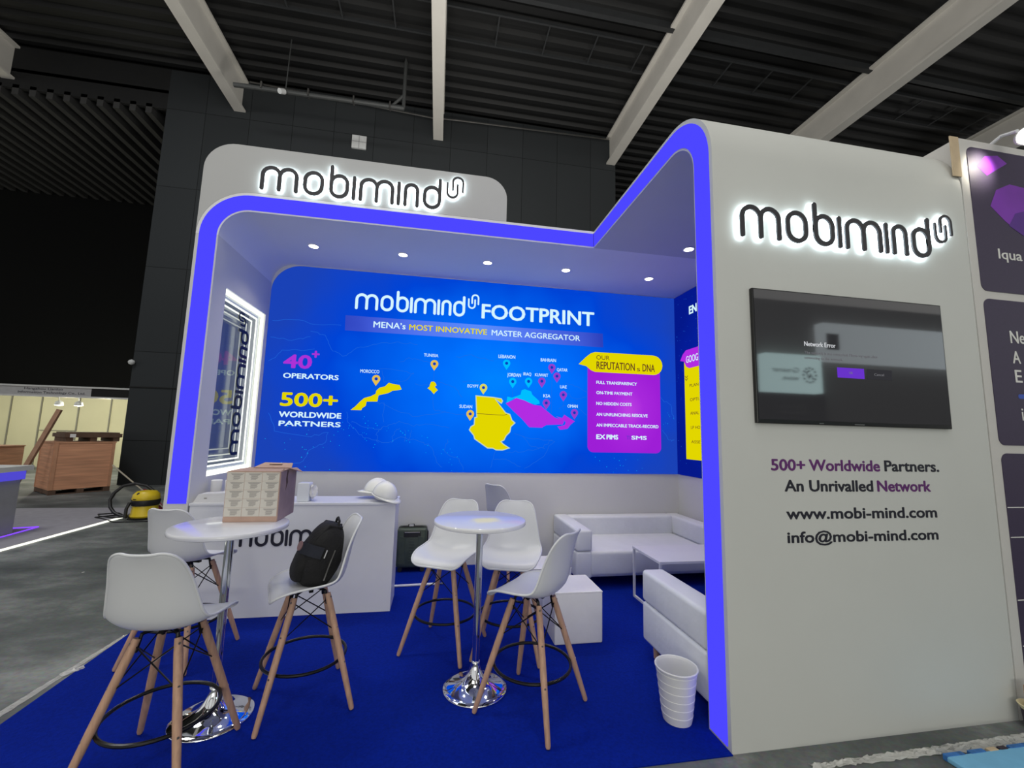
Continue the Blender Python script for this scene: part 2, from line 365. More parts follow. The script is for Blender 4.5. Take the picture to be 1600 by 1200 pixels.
def base_of(o):
    b = Vector((0, 0, 0))
    while o is not None: b = b + o.location; o = o.parent
    return b
def obj(name, mb, m, parent=None, world=False, smooth=False, bevel=0.0, sub=0, solid=0.0, angle=35):
    """links the collected shapes as one mesh object; world=True when they were given in world coordinates"""
    me = bpy.data.meshes.new(name); off = base_of(parent) if world else Vector((0, 0, 0))
    me.from_pydata([tuple(Vector(p) - off) for p in mb.v], [], mb.f); me.update()
    b = bmesh.new(); b.from_mesh(me); bmesh.ops.recalc_face_normals(b, faces=b.faces[:]); b.to_mesh(me); b.free()
    me.materials.append(M[m] if isinstance(m, str) else m)
    if smooth:
        for p in me.polygons: p.use_smooth = True
        try: me.set_sharp_from_angle(angle=math.radians(angle))
        except Exception: pass
    o = bpy.data.objects.new(name, me); COL.objects.link(o); o.parent = parent
    if solid: q = o.modifiers.new('s', 'SOLIDIFY'); q.thickness = solid; q.offset = 0
    if bevel: q = o.modifiers.new('b', 'BEVEL'); q.width = bevel; q.segments = 2; q.limit_method = 'ANGLE'
    if sub: q = o.modifiers.new('u', 'SUBSURF'); q.levels = sub; q.render_levels = sub
    return o
def tag(o, label, cat, group=None):
    o['label'] = label; o['category'] = cat
    if group: o['group'] = group
    return o
def thing(name, label, cat, loc=(0, 0, 0), rot=0.0, group=None):
    o = bpy.data.objects.new(name, None); COL.objects.link(o); o.location = loc; o.rotation_euler = (0, 0, rot); o.empty_display_size = 0.1
    return tag(o, label, cat, group)
def struct(name, mb, m, label=None, **kw):
    o = obj(name, mb, m, **kw); o['kind'] = 'structure'
    if label: o['label'] = label
    return o
def copy_tree(o, parent=None):
    c = o.copy(); COL.objects.link(c); c.parent = parent
    for ch in list(o.children): copy_tree(ch, c)
    return c
def front(y): return lambda u, v, w: Vector((u, y - w, v))          # a plane facing the camera side (-y)
def arcpts(cx, cy, r, a0, a1, n=12):
    return [(cx + r * math.cos(math.radians(a0 + (a1 - a0) * k / n)), cy + r * math.sin(math.radians(a0 + (a1 - a0) * k / n))) for k in range(n + 1)]
def rrect(x0, x1, z0, z1, r, n=6):
    return arcpts(x1 - r, z0 + r, r, -90, 0, n) + arcpts(x1 - r, z1 - r, r, 0, 90, n) + arcpts(x0 + r, z1 - r, r, 90, 180, n) + arcpts(x0 + r, z0 + r, r, 180, 270, n)

# booth measures (metres)
XL, XR, XP = -2.29, 3.55, 1.604          # booth left and right outer faces, left face of the front tower
YF, YM, YB = 2.16, 4.154, 5.45           # tower front, canopy front, back wall face
ZT, ZC = 3.88, 3.69                      # canopy top and underside

# ------------------------------------------------------------------ setting: the hall
struct('floor', MB().box(-30, 30, -14, 40, -0.2, 0), 'floor')
hw = MB().box(-8.45, 5.9, 13.2, 14.0, 0, 12.4); struct('wall_far', hw, 'hall_tile')
struct('wall_recess', MB().box(-34, -8.0, 19.2, 19.6, 0, 12.4), 'recess_tile')
struct('wall_recess_side', MB().box(-8.45, -8.2, 14.0, 19.2, 0, 12.4), 'void_black')
struct('wall_rear', MB().box(5.9, 40, 34, 34.4, 0, 14), 'void_black')
rf = MB()                                                           # corrugated roof sheet, ribs running across the hall
ys = []; y = -9.0
while y < 34: ys += [(y, 12.62), (y + 0.16, 12.62), (y + 0.22, 12.5), (y + 0.36, 12.5), (y + 0.42, 12.62)]; y += 0.42
vs = [(x, yy, zz) for yy, zz in ys for x in (-34, 40)]
rf.add(vs, [(2 * i, 2 * i + 1, 2 * i + 3, 2 * i + 2) for i in range(len(ys) - 1)])
rf.box(-34, 40, -9, 34, 12.8, 12.9)
struct('ceiling', rf, 'roof')
pu = MB()
for yy in (-2.4, 1.4, 5.2, 9.0): pu.box(-34, 40, yy - 0.06, yy + 0.06, 12.3, 12.5)
pu.box(6.2, 40, 17.0, 17.3, 11.2, 11.9); pu.box(6.2, 40, 22.0, 22.3, 11.4, 12.2)
struct('trim_1', pu, 'dark_steel', 'dark steel purlins crossing under the black roof sheet')
beams = [(-12.5, 13.2, 'grey steel roof beam at the hall corner above the louvred ceiling'), (-6.46, 13.2, 'grey steel roof beam meeting the tiled wall above the wide sign'),
         (-0.40, 13.2, 'grey steel roof beam running straight ahead over the booth canopy'), (5.72, 13.2, 'grey steel roof beam meeting the tiled wall end behind the tower'),
         (11.95, 34, 'grey steel roof beam passing over the white front tower'), (18.1, 34, 'grey steel roof beam behind the spotlight of the purple booth')]
for x, yend, lab in beams:
    b = MB(); b.box(x - 0.16, x + 0.16, -9, yend, 11.34, 11.40); b.box(x - 0.16, x + 0.16, -9, yend, 12.32, 12.38); b.box(x - 0.035, x + 0.035, -9, yend, 11.40, 12.32)
    struct('beam', b, 'beam', lab)
sl = MB()
x = -30.0
while x < -8.7: sl.box(x, x + 0.16, 13.2, 19.2, 10.9, 11.2); x += 0.42
for yy in (14.2, 16.2, 18.2): sl.box(-34, -8.5, yy, yy + 0.05, 11.2, 11.25)
struct('ceiling_louvre', sl, 'slat', 'louvred grey slat ceiling above the dark recess')
struct('ceiling_louvre_void', MB().box(-34, -8.45, 13.2, 19.2, 11.6, 11.7), 'void_black')
struct('trim_2', MB().box(-34, -8.45, 13.2, 13.3, 11.1, 12.4), 'void_black', 'black bulkhead in front of the louvred ceiling')
# pipe, cable tray, wall grille
t = thing('sprinkler_pipe', 'dark horizontal pipe with clips high under the roof by the tiled wall', 'pipe', (-3.5, 11.5, 10.93))
obj('pipe', MB().tube([(-5.85, 11.5, 10.86), (-1.36, 11.5, 10.93)], 0.06), 'pipe', t, True, smooth=True)
obj('riser', MB().tube([(-1.38, 11.5, 10.93), (-1.38, 11.5, 12.4), (-1.38, 11.5, 12.56), (-0.7, 11.5, 12.56)], 0.05), 'pipe', t, True)
obj('brace', MB().tube([(-1.7, 11.5, 10.95), (-1.38, 11.5, 11.35)], 0.04), 'pipe', t, True)
for x in (-5.15, -3.95, -2.75, -1.75): obj('clip', MB().box(x - 0.02, x + 0.02, 11.42, 11.58, 10.84, 11.03), 'steel', t, True)
obj('hanger', MB().tube([(-4.55, 11.5, 10.9), (-4.52, 11.5, 12.6)], 0.015), 'pipe', t, True)
obj('nozzle', MB().tube([(-4.55, 11.42, 10.82), (-4.62, 11.3, 10.72)], 0.07), 'grille', t, True)
t = thing('conduit', 'thin pale conduit running along the top of the tiled wall', 'pipe', (0, 13.0, 12.1))
obj('line', MB().tube([(-6.2, 13.05, 12.28), (-0.6, 13.05, 12.0), (0.2, 13.05, 12.05), (5.6, 13.05, 12.2)], 0.025, 6), 'steel', t, True)
t = thing('cable_tray', 'dark ladder cable tray hung across the black roof', 'tray', (0, 9.6, 12.0))
tr = MB(); tr.box(-34, 40, 9.55, 9.6, 12.39, 12.47); tr.box(-34, 40, 10.45, 10.5, 12.39, 12.47)

for k in range(54): tr.box(-34 + k * 1.35, -33.96 + k * 1.35, 9.6, 10.45, 12.39, 12.42)
obj('ladder', tr, 'dark_steel', t, True)
t = thing('air_grille', 'small pale square grille high on the dark tiled wall', 'grille', (-2.89, 13.18, 10.85))
obj('plate', MB().box(-3.11, -2.67, 13.14, 13.2, 10.63, 11.07), 'grille', t, True)
g = MB(); g.box(-2.9, -2.88, 13.13, 13.15, 10.63, 11.07); g.box(-3.11, -2.67, 13.13, 13.15, 10.84, 10.86); obj('divider', g, 'fascia_grey', t, True)
tag(obj('wall_lamp', MB().lathe([(0.0, -0.08), (0.06, -0.05), (0.08, 0), (0.06, 0.05), (0, 0.08)], (-8.42, 13.1, 3.35)), 'grille', smooth=True), 'tiny pale round lamp on the left edge of the tiled wall', 'lamp')
obj_base = MB().box(-8.45, 5.9, 13.17, 13.2, 2.66, 2.69); struct('trim_3', obj_base, 'void_black')

# ------------------------------------------------------------------ booth shell
cp = MB()
def extrude(mb, prof, P, w0, w1):                                   # open strip profile of pairs (outer, inner)
    n = len(prof); vs = []
    for o, i in prof:
        vs += [P(*o, w0), P(*i, w0), P(*o, w1), P(*i, w1)]
    fs = []
    for k in range(n - 1):
        a, b = 4 * k, 4 * k + 4
        fs += [(a, b, b + 1, a + 1), (a + 2, a + 3, b + 3, b + 2), (a, a + 2, b + 2, b), (a + 1, b + 1, b + 3, a + 3)]
    fs += [(0, 1, 3, 2), (4 * n - 4, 4 * n - 2, 4 * n - 1, 4 * n - 3)]
    return mb.add(vs, fs)
prof = [((XL + 0.45 - 0.45 * math.cos(a), 3.43 + 0.45 * math.sin(a)), (XL + 0.45 - 0.26 * math.cos(a), 3.43 + 0.26 * math.sin(a))) for a in [PI / 2 * k / 14 for k in range(15)]]
prof.append(((XR, ZT), (XR, ZC)))
extrude(cp, prof, lambda u, v, w: Vector((u, w, v)), YM, YB + 0.1)
struct('ceiling_booth', cp, 'canopy_paint', 'white booth canopy with a curved left corner', smooth=True, angle=30)
tw = MB()
prof = [((YF, 0), (YF + 0.19, 0)), ((YF, 1.7), (YF + 0.19, 1.7)), ((YF, 3.2), (YF + 0.19, 3.2))] + [((YF + 0.45 - 0.45 * math.cos(a), 3.43 + 0.45 * math.sin(a)), (YF + 0.45 - 0.26 * math.cos(a), 3.43 + 0.26 * math.sin(a))) for a in [PI / 2 * k / 14 for k in range(15)]]
prof.append(((YM, ZT), (YM, ZC)))
extrude(tw, prof, lambda u, v, w: Vector((w, u, v)), XP, XR)
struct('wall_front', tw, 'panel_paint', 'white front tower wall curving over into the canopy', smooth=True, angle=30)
WY0, WY1, WZ0, WZ1 = 4.40, 5.36, 1.18, 3.0
wl = MB()
wl.box(XL, XL + 0.19, YM, YB + 0.1, 0, WZ0); wl.box(XL, XL + 0.19, YM, WY0, WZ0, WZ1); wl.box(XL, XL + 0.19, WY1, YB + 0.1, WZ0, WZ1); wl.box(XL, XL + 0.19, YM, YB + 0.1, WZ1, 3.43)
struct('wall_left', wl, 'white_paint')
struct('wall_back', MB().box(XL, XR, YB, YB + 0.1, 0, 3.69), 'white_paint')
struct('wall_right', MB().box(3.35, XR, YF + 0.19, YB, 0, 3.69), 'white_paint')
# sign board standing on the canopy edge, outer corner included
sb = arcpts(XL + 0.45, 3.43, 0.452, 180, 90, 14) + [(0.625, ZT + 0.002)] + arcpts(0.395, 4.13, 0.23, 0, 90, 10) + arcpts(-2.02, 4.09, 0.27, 90, 180, 10)
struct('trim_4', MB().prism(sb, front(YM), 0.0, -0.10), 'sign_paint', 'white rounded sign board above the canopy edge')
cpoly = MB().prism([(-2.235, 2.15), (1.602, 2.15), (1.602, 2.352), (3.348, 2.352), (3.348, 5.45), (-2.29, 5.45), (-2.33, 4.14)], lambda u, v, w: Vector((u, v, w)), 0.0, 0.006)
struct('floor_carpet', cpoly, 'carpet', 'blue carpet covering the booth floor')

# blue light strip: one along the canopy front and left column, one round the tower edge
def strip_poly(c0, flip, ends):
    o = arcpts(0, 0, 0.42, 180, 90, 16); i = arcpts(0, 0, 0.275, 180, 90, 16)
    outer = [(-0.42, ends[0])] + o + [(ends[1], 0.42)]; inner = [(-0.275, ends[0])] + i + [(ends[1], 0.275)]
    return [(c0[0] + p, c0[1] + q) for p, q in outer + inner[::-1]]
t = thing('light_strip', 'blue glowing strip along the canopy edge, left column and white tower edge', 'light', (XP, YM, 0))
obj('strip', MB().prism(strip_poly((XL + 0.45, 3.43), 0, (0.975 - 3.43, XP - (XL + 0.45) - 0.004)), front(YM), 0.0, 0.006), 'strip_blue', t, True)
obj('strip', MB().prism(strip_poly((YF + 0.45, 3.43), 0, (0.02 - 3.43, YM - (YF + 0.45) - 0.006)), lambda u, v, w: Vector((XP - w, u, v)), 0.0, 0.006), 'strip_blue', t, True)
obj('seam', MB().box(XP - 0.009, XP - 0.004, YM - 0.009, YM - 0.004, 3.705, 3.855), 'navy_letter', t, True)

# downlights
for i, (x, y, lab) in enumerate([(-1.462, 4.82, 'round downlight nearest the curved left corner of the canopy'), (-0.482, 4.82, 'second downlight from the curved left corner of the canopy'),
                        (0.51, 4.82, 'middle downlight above the video wall, third from the left'), (1.494, 4.82, 'fourth downlight from the left above the video wall'),
                        (2.62, 4.84, 'downlight in the canopy corner nearest the side screen'), (2.61, 3.945, 'downlight half hidden beside the tower light strip')]):
    t = thing('downlight', lab, 'ceiling light', (x, y, ZC), group='canopy downlights')
    obj('rim', MB().lathe([(0.062, 0.0), (0.062, -0.006), (0.05, -0.006), (0.05, 0.0)]), 'white_metal', t, smooth=True)
    obj('lens', MB().lathe([(0.05, -0.003), (0.0, -0.005)]), 'lamp_disc', t)
    d = bpy.data.lights.new('downlight_beam', 'SPOT'); d.energy = 38; d.color = (1.0, 0.91, 0.70); d.spot_size = math.radians(115); d.spot_blend = 0.9; d.shadow_soft_size = 0.05
    lo = bpy.data.objects.new('downlight_beam', d); COL.objects.link(lo); lo.location = (x, y, ZC - 0.02)

# ------------------------------------------------------------------ the word mark, stroke by stroke
S = 0.165; H_ = S / 2
def stadium(x0, w):
    r = (w - S) / 2; cx = x0 + w / 2
    return arcpts(cx, 1 - H_ - r, r, 0, 180, 14) + arcpts(cx, H_ + r, r, 180, 360, 14)[0:]
def arch(xa, xb):
    r = (xb - xa) / 2
    return [(xa, H_)] + arcpts((xa + xb) / 2, 1 - H_ - r, r, 180, 0, 14) + [(xb, H_)]
def letter_m(x): return [(arch(x + H_, x + 0.665), 0), (arch(x + 0.665, x + 1.33 - H_)[1:], 0)]
MARK = [letter_m(0), [(stadium(1.46, 0.76), 1)], [([(2.38 + H_, 1.33 - H_), (2.38 + H_, 0.4)], 0), (stadium(2.38, 0.74), 1)], [([(3.28, H_), (3.28, 1 - H_)], 0)],
        letter_m(3.45), [([(4.93, H_), (4.93, 1 - H_)], 0)], [(arch(5.10 + H_, 5.72 - H_), 0)], [([(6.57 - H_, 1.33 - H_), (6.57 - H_, 0.4)], 0), (stadium(5.83, 0.74), 1)]]
CS = 0.10
def clip_paths(x, y, w, h):
    r = 0.31 * w
    U = [(x, y + 0.66 * h)] + arcpts(x + 0.31 * w, y + r, r, 180, 360, 12) + [(x + 0.62 * w, y + 0.62 * h)]
    n = [(x + 0.33 * w, y + 0.38 * h)] + arcpts(x + 0.64 * w, y + h - r, r, 180, 0, 12) + [(x + 0.95 * w, y + 0.32 * h)]
    return [(U, 0), (n, 0)]
CLIP = clip_paths(6.78, 0.60, 0.64, 0.86)
def word_mark(parent, P, u0, v0, k, m, w0, w1, halo=None, kx=1.0, weight=1.0):
    Q = lambda u, v, w: P(u0 + u * k * kx, v0 + v * k, w)
    for paths, st, nm in [(l, S * weight, 'letter') for l in MARK] + [(CLIP, CS * weight, 'emblem')]:
        mb = MB()
        for i, (p, c) in enumerate(paths): mb.ribbon(p, st, Q, w0, w1 + i * 0.0006, bool(c))
        o = obj(nm, mb, m, parent, True)
        if halo:
            hb = MB()
            for i, (p, c) in enumerate(paths): hb.ribbon(p, st * 1.22, Q, 0.004, w0 - 0.001 - i * 0.0004, bool(c))
            obj('halo_light', hb, halo, o, True)

t = thing('illuminated_sign', 'backlit dark word sign on the rounded board above the canopy', 'sign', (-0.9, YM, 3.9))
word_mark(t, front(YM), -1.782, 3.905, 0.262, 'dark_letter', 0.022, 0.032, 'halo', weight=0.86)
t = thing('illuminated_sign', 'backlit dark word sign on the white tower above the television', 'sign', (2.6, YF, 2.87))
word_mark(t, front(YF), 1.756, 2.868, 0.219, 'dark_letter', 0.022, 0.032, 'halo', weight=0.86)

# ------------------------------------------------------------------ reception counter
t = thing('reception_counter', 'white reception counter with dark word lettering on its front', 'counter', (-1.3, 4.36, 0))
obj('body', MB().box(-2.09, -0.352, YM + 0.012, 4.56, 0, 0.955), 'white_gloss', t, True)
obj('top', MB().box(-2.095, -0.345, YM + 0.002, 4.565, 0.955, 0.977), 'white_gloss', t, True, bevel=0.003)
word_mark(t, front(YM + 0.012), -1.752, 0.60, 0.1425, 'navy_letter', 0.0, 0.006)

# ------------------------------------------------------------------ infinity mirror in the left wall
t = thing('infinity_mirror', 'LED framed infinity mirror with upright black word lettering in the side wall', 'mirror', (-2.1, 4.88, 2.1))
def loop(x0, x1, inset, wd):
    b = MB(); y0, y1, z0, z1 = WY0 + inset, WY1 - inset, WZ0 + inset, WZ1 - inset
    b.box(x0, x1, y0, y1, z0, z0 + wd); b.box(x0, x1, y0, y1, z1 - wd, z1); b.box(x0, x1, y0, y0 + wd, z0 + wd, z1 - wd); b.box(x0, x1, y1 - wd, y1, z0 + wd, z1 - wd)
    return b
obj('frame', loop(-2.135, -2.122, 0.0, 0.045), 'led_white', t, True)
obj('inner_frame', loop(-2.16, -2.15, 0.045, 0.03), 'white_gloss', t, True)
obj('reflected_line', loop(-2.165, -2.158, 0.075, 0.016), 'led_white', t, True)  # glowing loops stand for the LED frame repeated by reflection
obj('reflected_line', loop(-2.20, -2.193, 0.115, 0.014), 'led_white', t, True)
obj('reflected_line', loop(-2.23, -2.223, 0.165, 0.012), 'led_reflect', t, True)
obj('reflected_line', loop(-2.26, -2.253, 0.225, 0.011), 'led_reflect_deep', t, True)
obj('back_plate', MB().box(-2.285, -2.28, WY0, WY1, WZ0, WZ1), 'back_mirror', t, True)
obj('glass', MB().add([(-2.14, WY0 + 0.04, WZ0 + 0.04), (-2.14, WY1 - 0.04, WZ0 + 0.04), (-2.14, WY1 - 0.04, WZ1 - 0.04), (-2.14, WY0 + 0.04, WZ1 - 0.04)], [(0, 1, 2, 3)]), 'half_mirror', t, True)
word_mark(t, lambda u, v, w: Vector((-2.138 + w, 5.06 - v, u)), 1.345, 0.0, 0.178, 'black_letter', 0.0, 0.004, kx=1.16)

# ------------------------------------------------------------------ video walls
VW = thing('video_wall', 'large blue video wall with the map across the booth back wall', 'screen', (0.64, 5.44, 1.14))
sp = [(-2.095, 1.14), (3.345, 1.14), (3.345, 3.68)] + arcpts(-1.74, 3.30, 0.355, 90, 180, 12)
sp = [(-2.095, 1.14), (3.345, 1.14), (3.345, 3.675)] + arcpts(-1.755, 3.335, 0.34, 90, 180, 12)
obj('panel', MB().prism(sp, front(5.45), 0.0, 0.010), 'screen_back', VW, True)
F = front(5.44)
def vtext(nm, items, m, par=None, P=None, w=0.0014):
    b = MB()
    for it in items: b.text(it[0], P or F, it[1], it[2], it[3], it[4], bold=it[5] if len(it) > 5 else 0.0, w=w, depth=0.0005, slant=it[6] if len(it) > 6 else 0)
    return obj(nm, b, m, par or VW, True)
def vpoly(nm, pts, m, w=0.001, par=None, P=None): return obj(nm, MB().prism(pts, P or F, w, w + 0.0005), m, par or VW, True)
# faint map lines behind everything
rnd = random.Random(3)
def wiggle(pts, amp, n=5):
    out = []
    for (a, b), (c, d) in zip(pts[:-1], pts[1:]):
        for k in range(n):
            f = k / n; out.append((a + (c - a) * f + rnd.uniform(-amp, amp), b + (d - b) * f + rnd.uniform(-amp, amp)))
    out.append(pts[-1]); return out
ml = MB()
coast = [[(-1.1, 1.86), (-1.08, 1.72), (-0.95, 1.60), (-0.80, 1.52), (-0.60, 1.50), (-0.45, 1.56), (-0.20, 1.52), (-0.05, 1.45), (-0.02, 1.32), (0.08, 1.2)],
         [(-1.05, 1.75), (-0.9, 1.68), (-0.72, 1.66), (-0.6, 1.72), (-0.45, 1.76), (-0.3, 1.72), (-0.1, 1.75), (0.15, 1.70)], [(-0.72, 1.5), (-0.74, 1.62), (-0.66, 1.7)], [(-0.55, 1.5), (-0.52, 1.65), (-0.46, 1.68)],
         [(-0.4, 1.52), (-0.4, 1.66)], [(-0.34, 1.52), (-0.32, 1.66)], [(-0.75, 1.98), (-0.68, 1.98), (-0.66, 1.75)], [(-0.68, 1.98), (-0.3, 1.83), (0.1, 1.9), (0.45, 1.86)], [(-0.08, 2.1), (-0.05, 1.92), (0.1, 1.9)],
         [(-0.75, 2.42), (-0.4, 2.40), (-0.32, 2.38), (-0.45, 2.28), (-0.68, 2.26), (-0.72, 2.40)], [(-0.5, 2.52), (-0.4, 2.58), (-0.2, 2.55), (0.0, 2.52)], [(-0.3, 2.24), (-0.1, 2.25)], [(0.0, 2.28), (0.2, 2.22), (0.3, 2.1)],
         [(0.2, 2.62), (0.4, 2.66), (0.7, 2.60)], [(-2.05, 2.95), (-1.8, 2.99), (-1.5, 2.93), (-1.25, 2.95)], [(-1.6, 2.86), (-1.42, 2.80), (-1.35, 2.64), (-1.2, 2.56), (-1.05, 2.66), (-0.8, 2.74), (-0.55, 2.78), (-0.3, 2.76)],
         [(-2.0, 1.82), (-1.9, 1.6), (-1.5, 1.55), (-1.3, 1.62), (-1.34, 1.48), (-1.5, 1.4), (-1.56, 1.26), (-1.8, 1.16)], [(1.0, 1.66), (1.2, 1.60), (1.55, 1.57), (1.4, 1.36), (1.15, 1.2)], [(0.9, 1.4), (1.1, 1.42), (1.35, 1.46), (1.52, 1.58)],
         [(1.12, 1.62), (1.2, 1.5), (1.42, 1.46)], [(0.75, 1.42), (0.7, 1.2)], [(0.75, 1.3), (0.9, 1.32), (1.1, 1.22)], [(0.15, 1.55), (0.1, 1.4), (0.3, 1.3), (0.35, 1.17)], [(1.7, 2.35), (1.9, 2.3), (2.05, 2.2)], [(1.72, 2.22), (1.85, 2.12), (2.0, 2.18)],
         [(1.6, 2.0), (1.8, 2.08), (2.0, 1.92)], [(0.6, 2.25), (0.5, 2.32), (0.3, 2.3)], [(-1.55, 2.62), (-1.9, 2.6), (-2.05, 2.45)], [(-2.05, 2.75), (-1.8, 2.72), (-1.6, 2.78)], [(3.1, 2.2), (3.25, 2.1), (3.3, 1.9)], [(3.12, 1.75), (3.22, 1.6), (3.3, 1.62)]]
for c in coast: ml.ribbon(wiggle(c, 0.014), 0.0042, F, 0.0004, 0.0007, cap=3)
obj('map_outline', ml, 's_line', VW, True)
dt = MB()
for cx, cz, n, s in [(-1.7, 1.35, 22, 0.22), (-0.9, 1.72, 18, 0.16), (-1.0, 1.62, 14, 0.12), (-0.3, 1.55, 10, 0.15), (2.5, 1.24, 14, 0.2), (0.05, 1.35, 12, 0.15), (3.2, 1.9, 8, 0.1)]:
    for k in range(n):
        x, z, q = cx + rnd.gauss(0, s), max(1.16, cz + rnd.gauss(0, s * 0.6)), rnd.uniform(0.003, 0.006)
        if -2.05 < x < 3.3: dt.prism([(x - q, z), (x, z - q), (x + q, z), (x, z + q)], F, 0.0008, 0.001)
d_ = obj('map_dots', dt, 's_cyan', VW, True); d_['kind'] = 'stuff'
vpoly('title_banner', [(-1.2, 2.888), (2.24, 2.878), (2.232, 3.074), (-1.205, 3.083)], 'banner')
word_mark(VW, F, -1.10, 3.172, 0.2125, 's_white', 0.0014, 0.0019)
vtext('title_lettering', [('FOOTPRINT', 0.517, 3.17, 1.59, 0.198, 0.03)], 's_white')
vtext('banner_lettering', [('MENA\u2019s', -0.860, 2.95, 0.40, 0.078, 0.022), ('MASTER AGGREGATOR', 0.66, 2.947, 1.24, 0.075, 0.014)], 's_white', w=0.002)
vtext('banner_lettering', [('MOST INNOVATIVE', -0.415, 2.948, 1.015, 0.073, 0.026)], 's_yellow', w=0.002)
vtext('number_lettering', [('40', -1.885, 2.376, 0.33, 0.165, 0.045), ('+', -1.565, 2.50, 0.09, 0.12, 0.04)], 's_purpletext')
vtext('number_lettering', [('500+', -1.88, 1.91, 0.66, 0.165, 0.045)], 's_yellow')
vtext('stat_lettering', [('OPERATORS', -1.872, 2.251, 0.64, 0.062, 0.04), ('WORLDWIDE', -1.882, 1.777, 0.714, 0.067, 0.045), ('PARTNERS', -1.874, 1.672, 0.706, 0.061, 0.045)], 's_white')
vpoly('country_shape', [(-1.067, 1.888), (-1.013, 1.934), (-0.961, 1.996), (-0.913, 2.043), (-0.836, 2.068), (-0.78, 2.101), (-0.775, 2.139), (-0.741, 2.178), (-0.67, 2.201), (-0.628, 2.249), (-0.584, 2.236), (-0.494, 2.225), (-0.466, 2.17), (-0.513, 2.158), (-0.579, 2.147), (-0.621, 2.118), (-0.743, 2.083), (-0.753, 2.004), (-0.882, 1.999), (-0.889, 1.946), (-0.93, 1.915), (-0.939, 1.889)], 's_yellow')
vpoly('country_shape', [(-0.118, 2.244), (-0.104, 2.284), (-0.07, 2.289), (-0.046, 2.271), (-0.032, 2.24), (-0.056, 2.224), (-0.014, 2.179), (-0.041, 2.155), (-0.062, 2.126), (-0.099, 2.168), (-0.146, 2.2), (-0.12, 2.221)], 's_yellow')
egy = [(0.48, 2.127), (0.703, 2.115), (0.817, 2.101), (0.835, 2.071), (0.819, 2.039), (0.775, 2.068), (0.739, 2.088), (0.879, 1.917), (0.937, 1.898), (0.967, 1.822), (1.008, 1.788), (0.955, 1.737), (0.943, 1.667), (0.894, 1.617), (0.868, 1.561), (0.826, 1.54), (0.862, 1.506), (0.941, 1.459), (0.899, 1.445), (0.85, 1.43), (0.766, 1.431), (0.723, 1.452), (0.653, 1.454), (0.483, 1.567), (0.468, 1.614), (0.41, 1.681), (0.429, 1.723), (0.47, 1.749), (0.474, 1.842), (0.501, 1.849)]
e1 = vpoly('country_shape', egy, 's_yellow')
bl = MB(); bl.ribbon(egy, 0.012, F, 0.0016, 0.002, True); obj('border_line', bl, 's_border', e1, True)
bl = MB(); bl.ribbon([(0.50, 1.895), (0.7, 1.888), (0.86, 1.885), (0.90, 1.90)], 0.006, F, 0.0022, 0.0026); obj('border_line', bl, 's_dark', e1, True)
vpoly('country_shape', [(0.887, 2.044), (0.896, 2.133), (0.96, 2.121), (1.074, 2.165), (1.088, 2.226), (1.131, 2.242), (1.219, 2.214), (1.235, 2.172), (1.332, 2.09), (1.34, 2.054), (1.281, 2.038), (1.105, 2.088), (0.989, 2.112)], 's_cyan')
vpoly('country_shape', [(0.876, 2.044), (0.961, 2.083), (1.018, 2.12), (1.134, 2.089), (1.252, 2.036), (1.355, 2.026), (1.43, 1.967), (1.549, 1.875), (1.661, 1.85), (1.681, 1.821), (1.662, 1.785), (1.433, 1.772), (1.375, 1.735), (1.2, 1.737), (1.096, 1.847), (0.993, 1.935)], 's_purple', w=0.0016)
vpoly('country_shape', [(1.566, 1.892), (1.654, 1.871), (1.683, 1.918), (1.743, 1.881), (1.831, 1.833), (1.774, 1.788), (1.73, 1.73), (1.626, 1.713), (1.588, 1.757), (1.69, 1.777), (1.704, 1.822)], 's_purple', w=0.0022)
def pin(x, z, h, m):
    r = h * 0.36; cz = z + h - r
    o = vpoly('map_pin', [(x, z)] + arcpts(x, cz, r, -28, 208, 16), m, w=0.003)
    vpoly('pin_hole', arcpts(x, cz, r * 0.42, 0, 345, 10), 's_hole', w=0.0036, par=o)
for x, z, m in [(-0.784, 2.20, 's_gold'), (-0.072, 2.43, 's_gold'), (0.575, 2.148, 's_palegold'), (0.414, 1.798, 's_gold'), (0.875, 2.489, 's_cyan'), (0.964, 2.246, 's_cyan'), (1.18, 2.259, 's_cyan'),
                (1.363, 2.27, 's_pin'), (1.5, 2.465, 's_pin'), (1.573, 2.349, 's_pin'), (1.666, 2.098, 's_pin'), (1.429, 1.978, 's_pin'), (1.825, 1.859, 's_pin')]: pin(x, z, 0.14, m)
for it in [('MOROCCO', -0.981, 2.36, 0.23, 0.042), ('TUNISIA', -0.211, 2.609, 0.184, 0.04), ('LEBANON', 0.763, 2.645, 0.227, 0.045), ('JORDAN', 0.888, 2.404, 0.185, 0.045), ('IRAQ', 1.106, 2.427, 0.109, 0.04), ('KUWAIT', 1.267, 2.423, 0.182, 0.041),
           ('BAHRAIN', 1.342, 2.631, 0.215, 0.044), ('QATAR', 1.571, 2.508, 0.151, 0.041), ('UAE', 1.619, 2.275, 0.094, 0.041), ('KSA', 1.387, 2.142, 0.096, 0.043), ('OMAN', 1.727, 2.016, 0.144, 0.042), ('EGYPT', 0.365, 2.233, 0.148, 0.039), ('SUDAN', 0.271, 1.96, 0.165, 0.042)]:
    vtext('country_name', [it + (0.012,)], 's_white', w=0.003)
for x0, x1, z0, z1 in [(-0.074, -0.070, 2.29, 2.43), (1.50, 1.504, 1.93, 2.465), (0.963, 0.966, 2.12, 2.24), (1.665, 1.668, 1.9, 2.1)]: vpoly('pin_line', [(x0, z0), (x1, z0), (x1, z1), (x0, z1)], 's_line', w=0.0024)
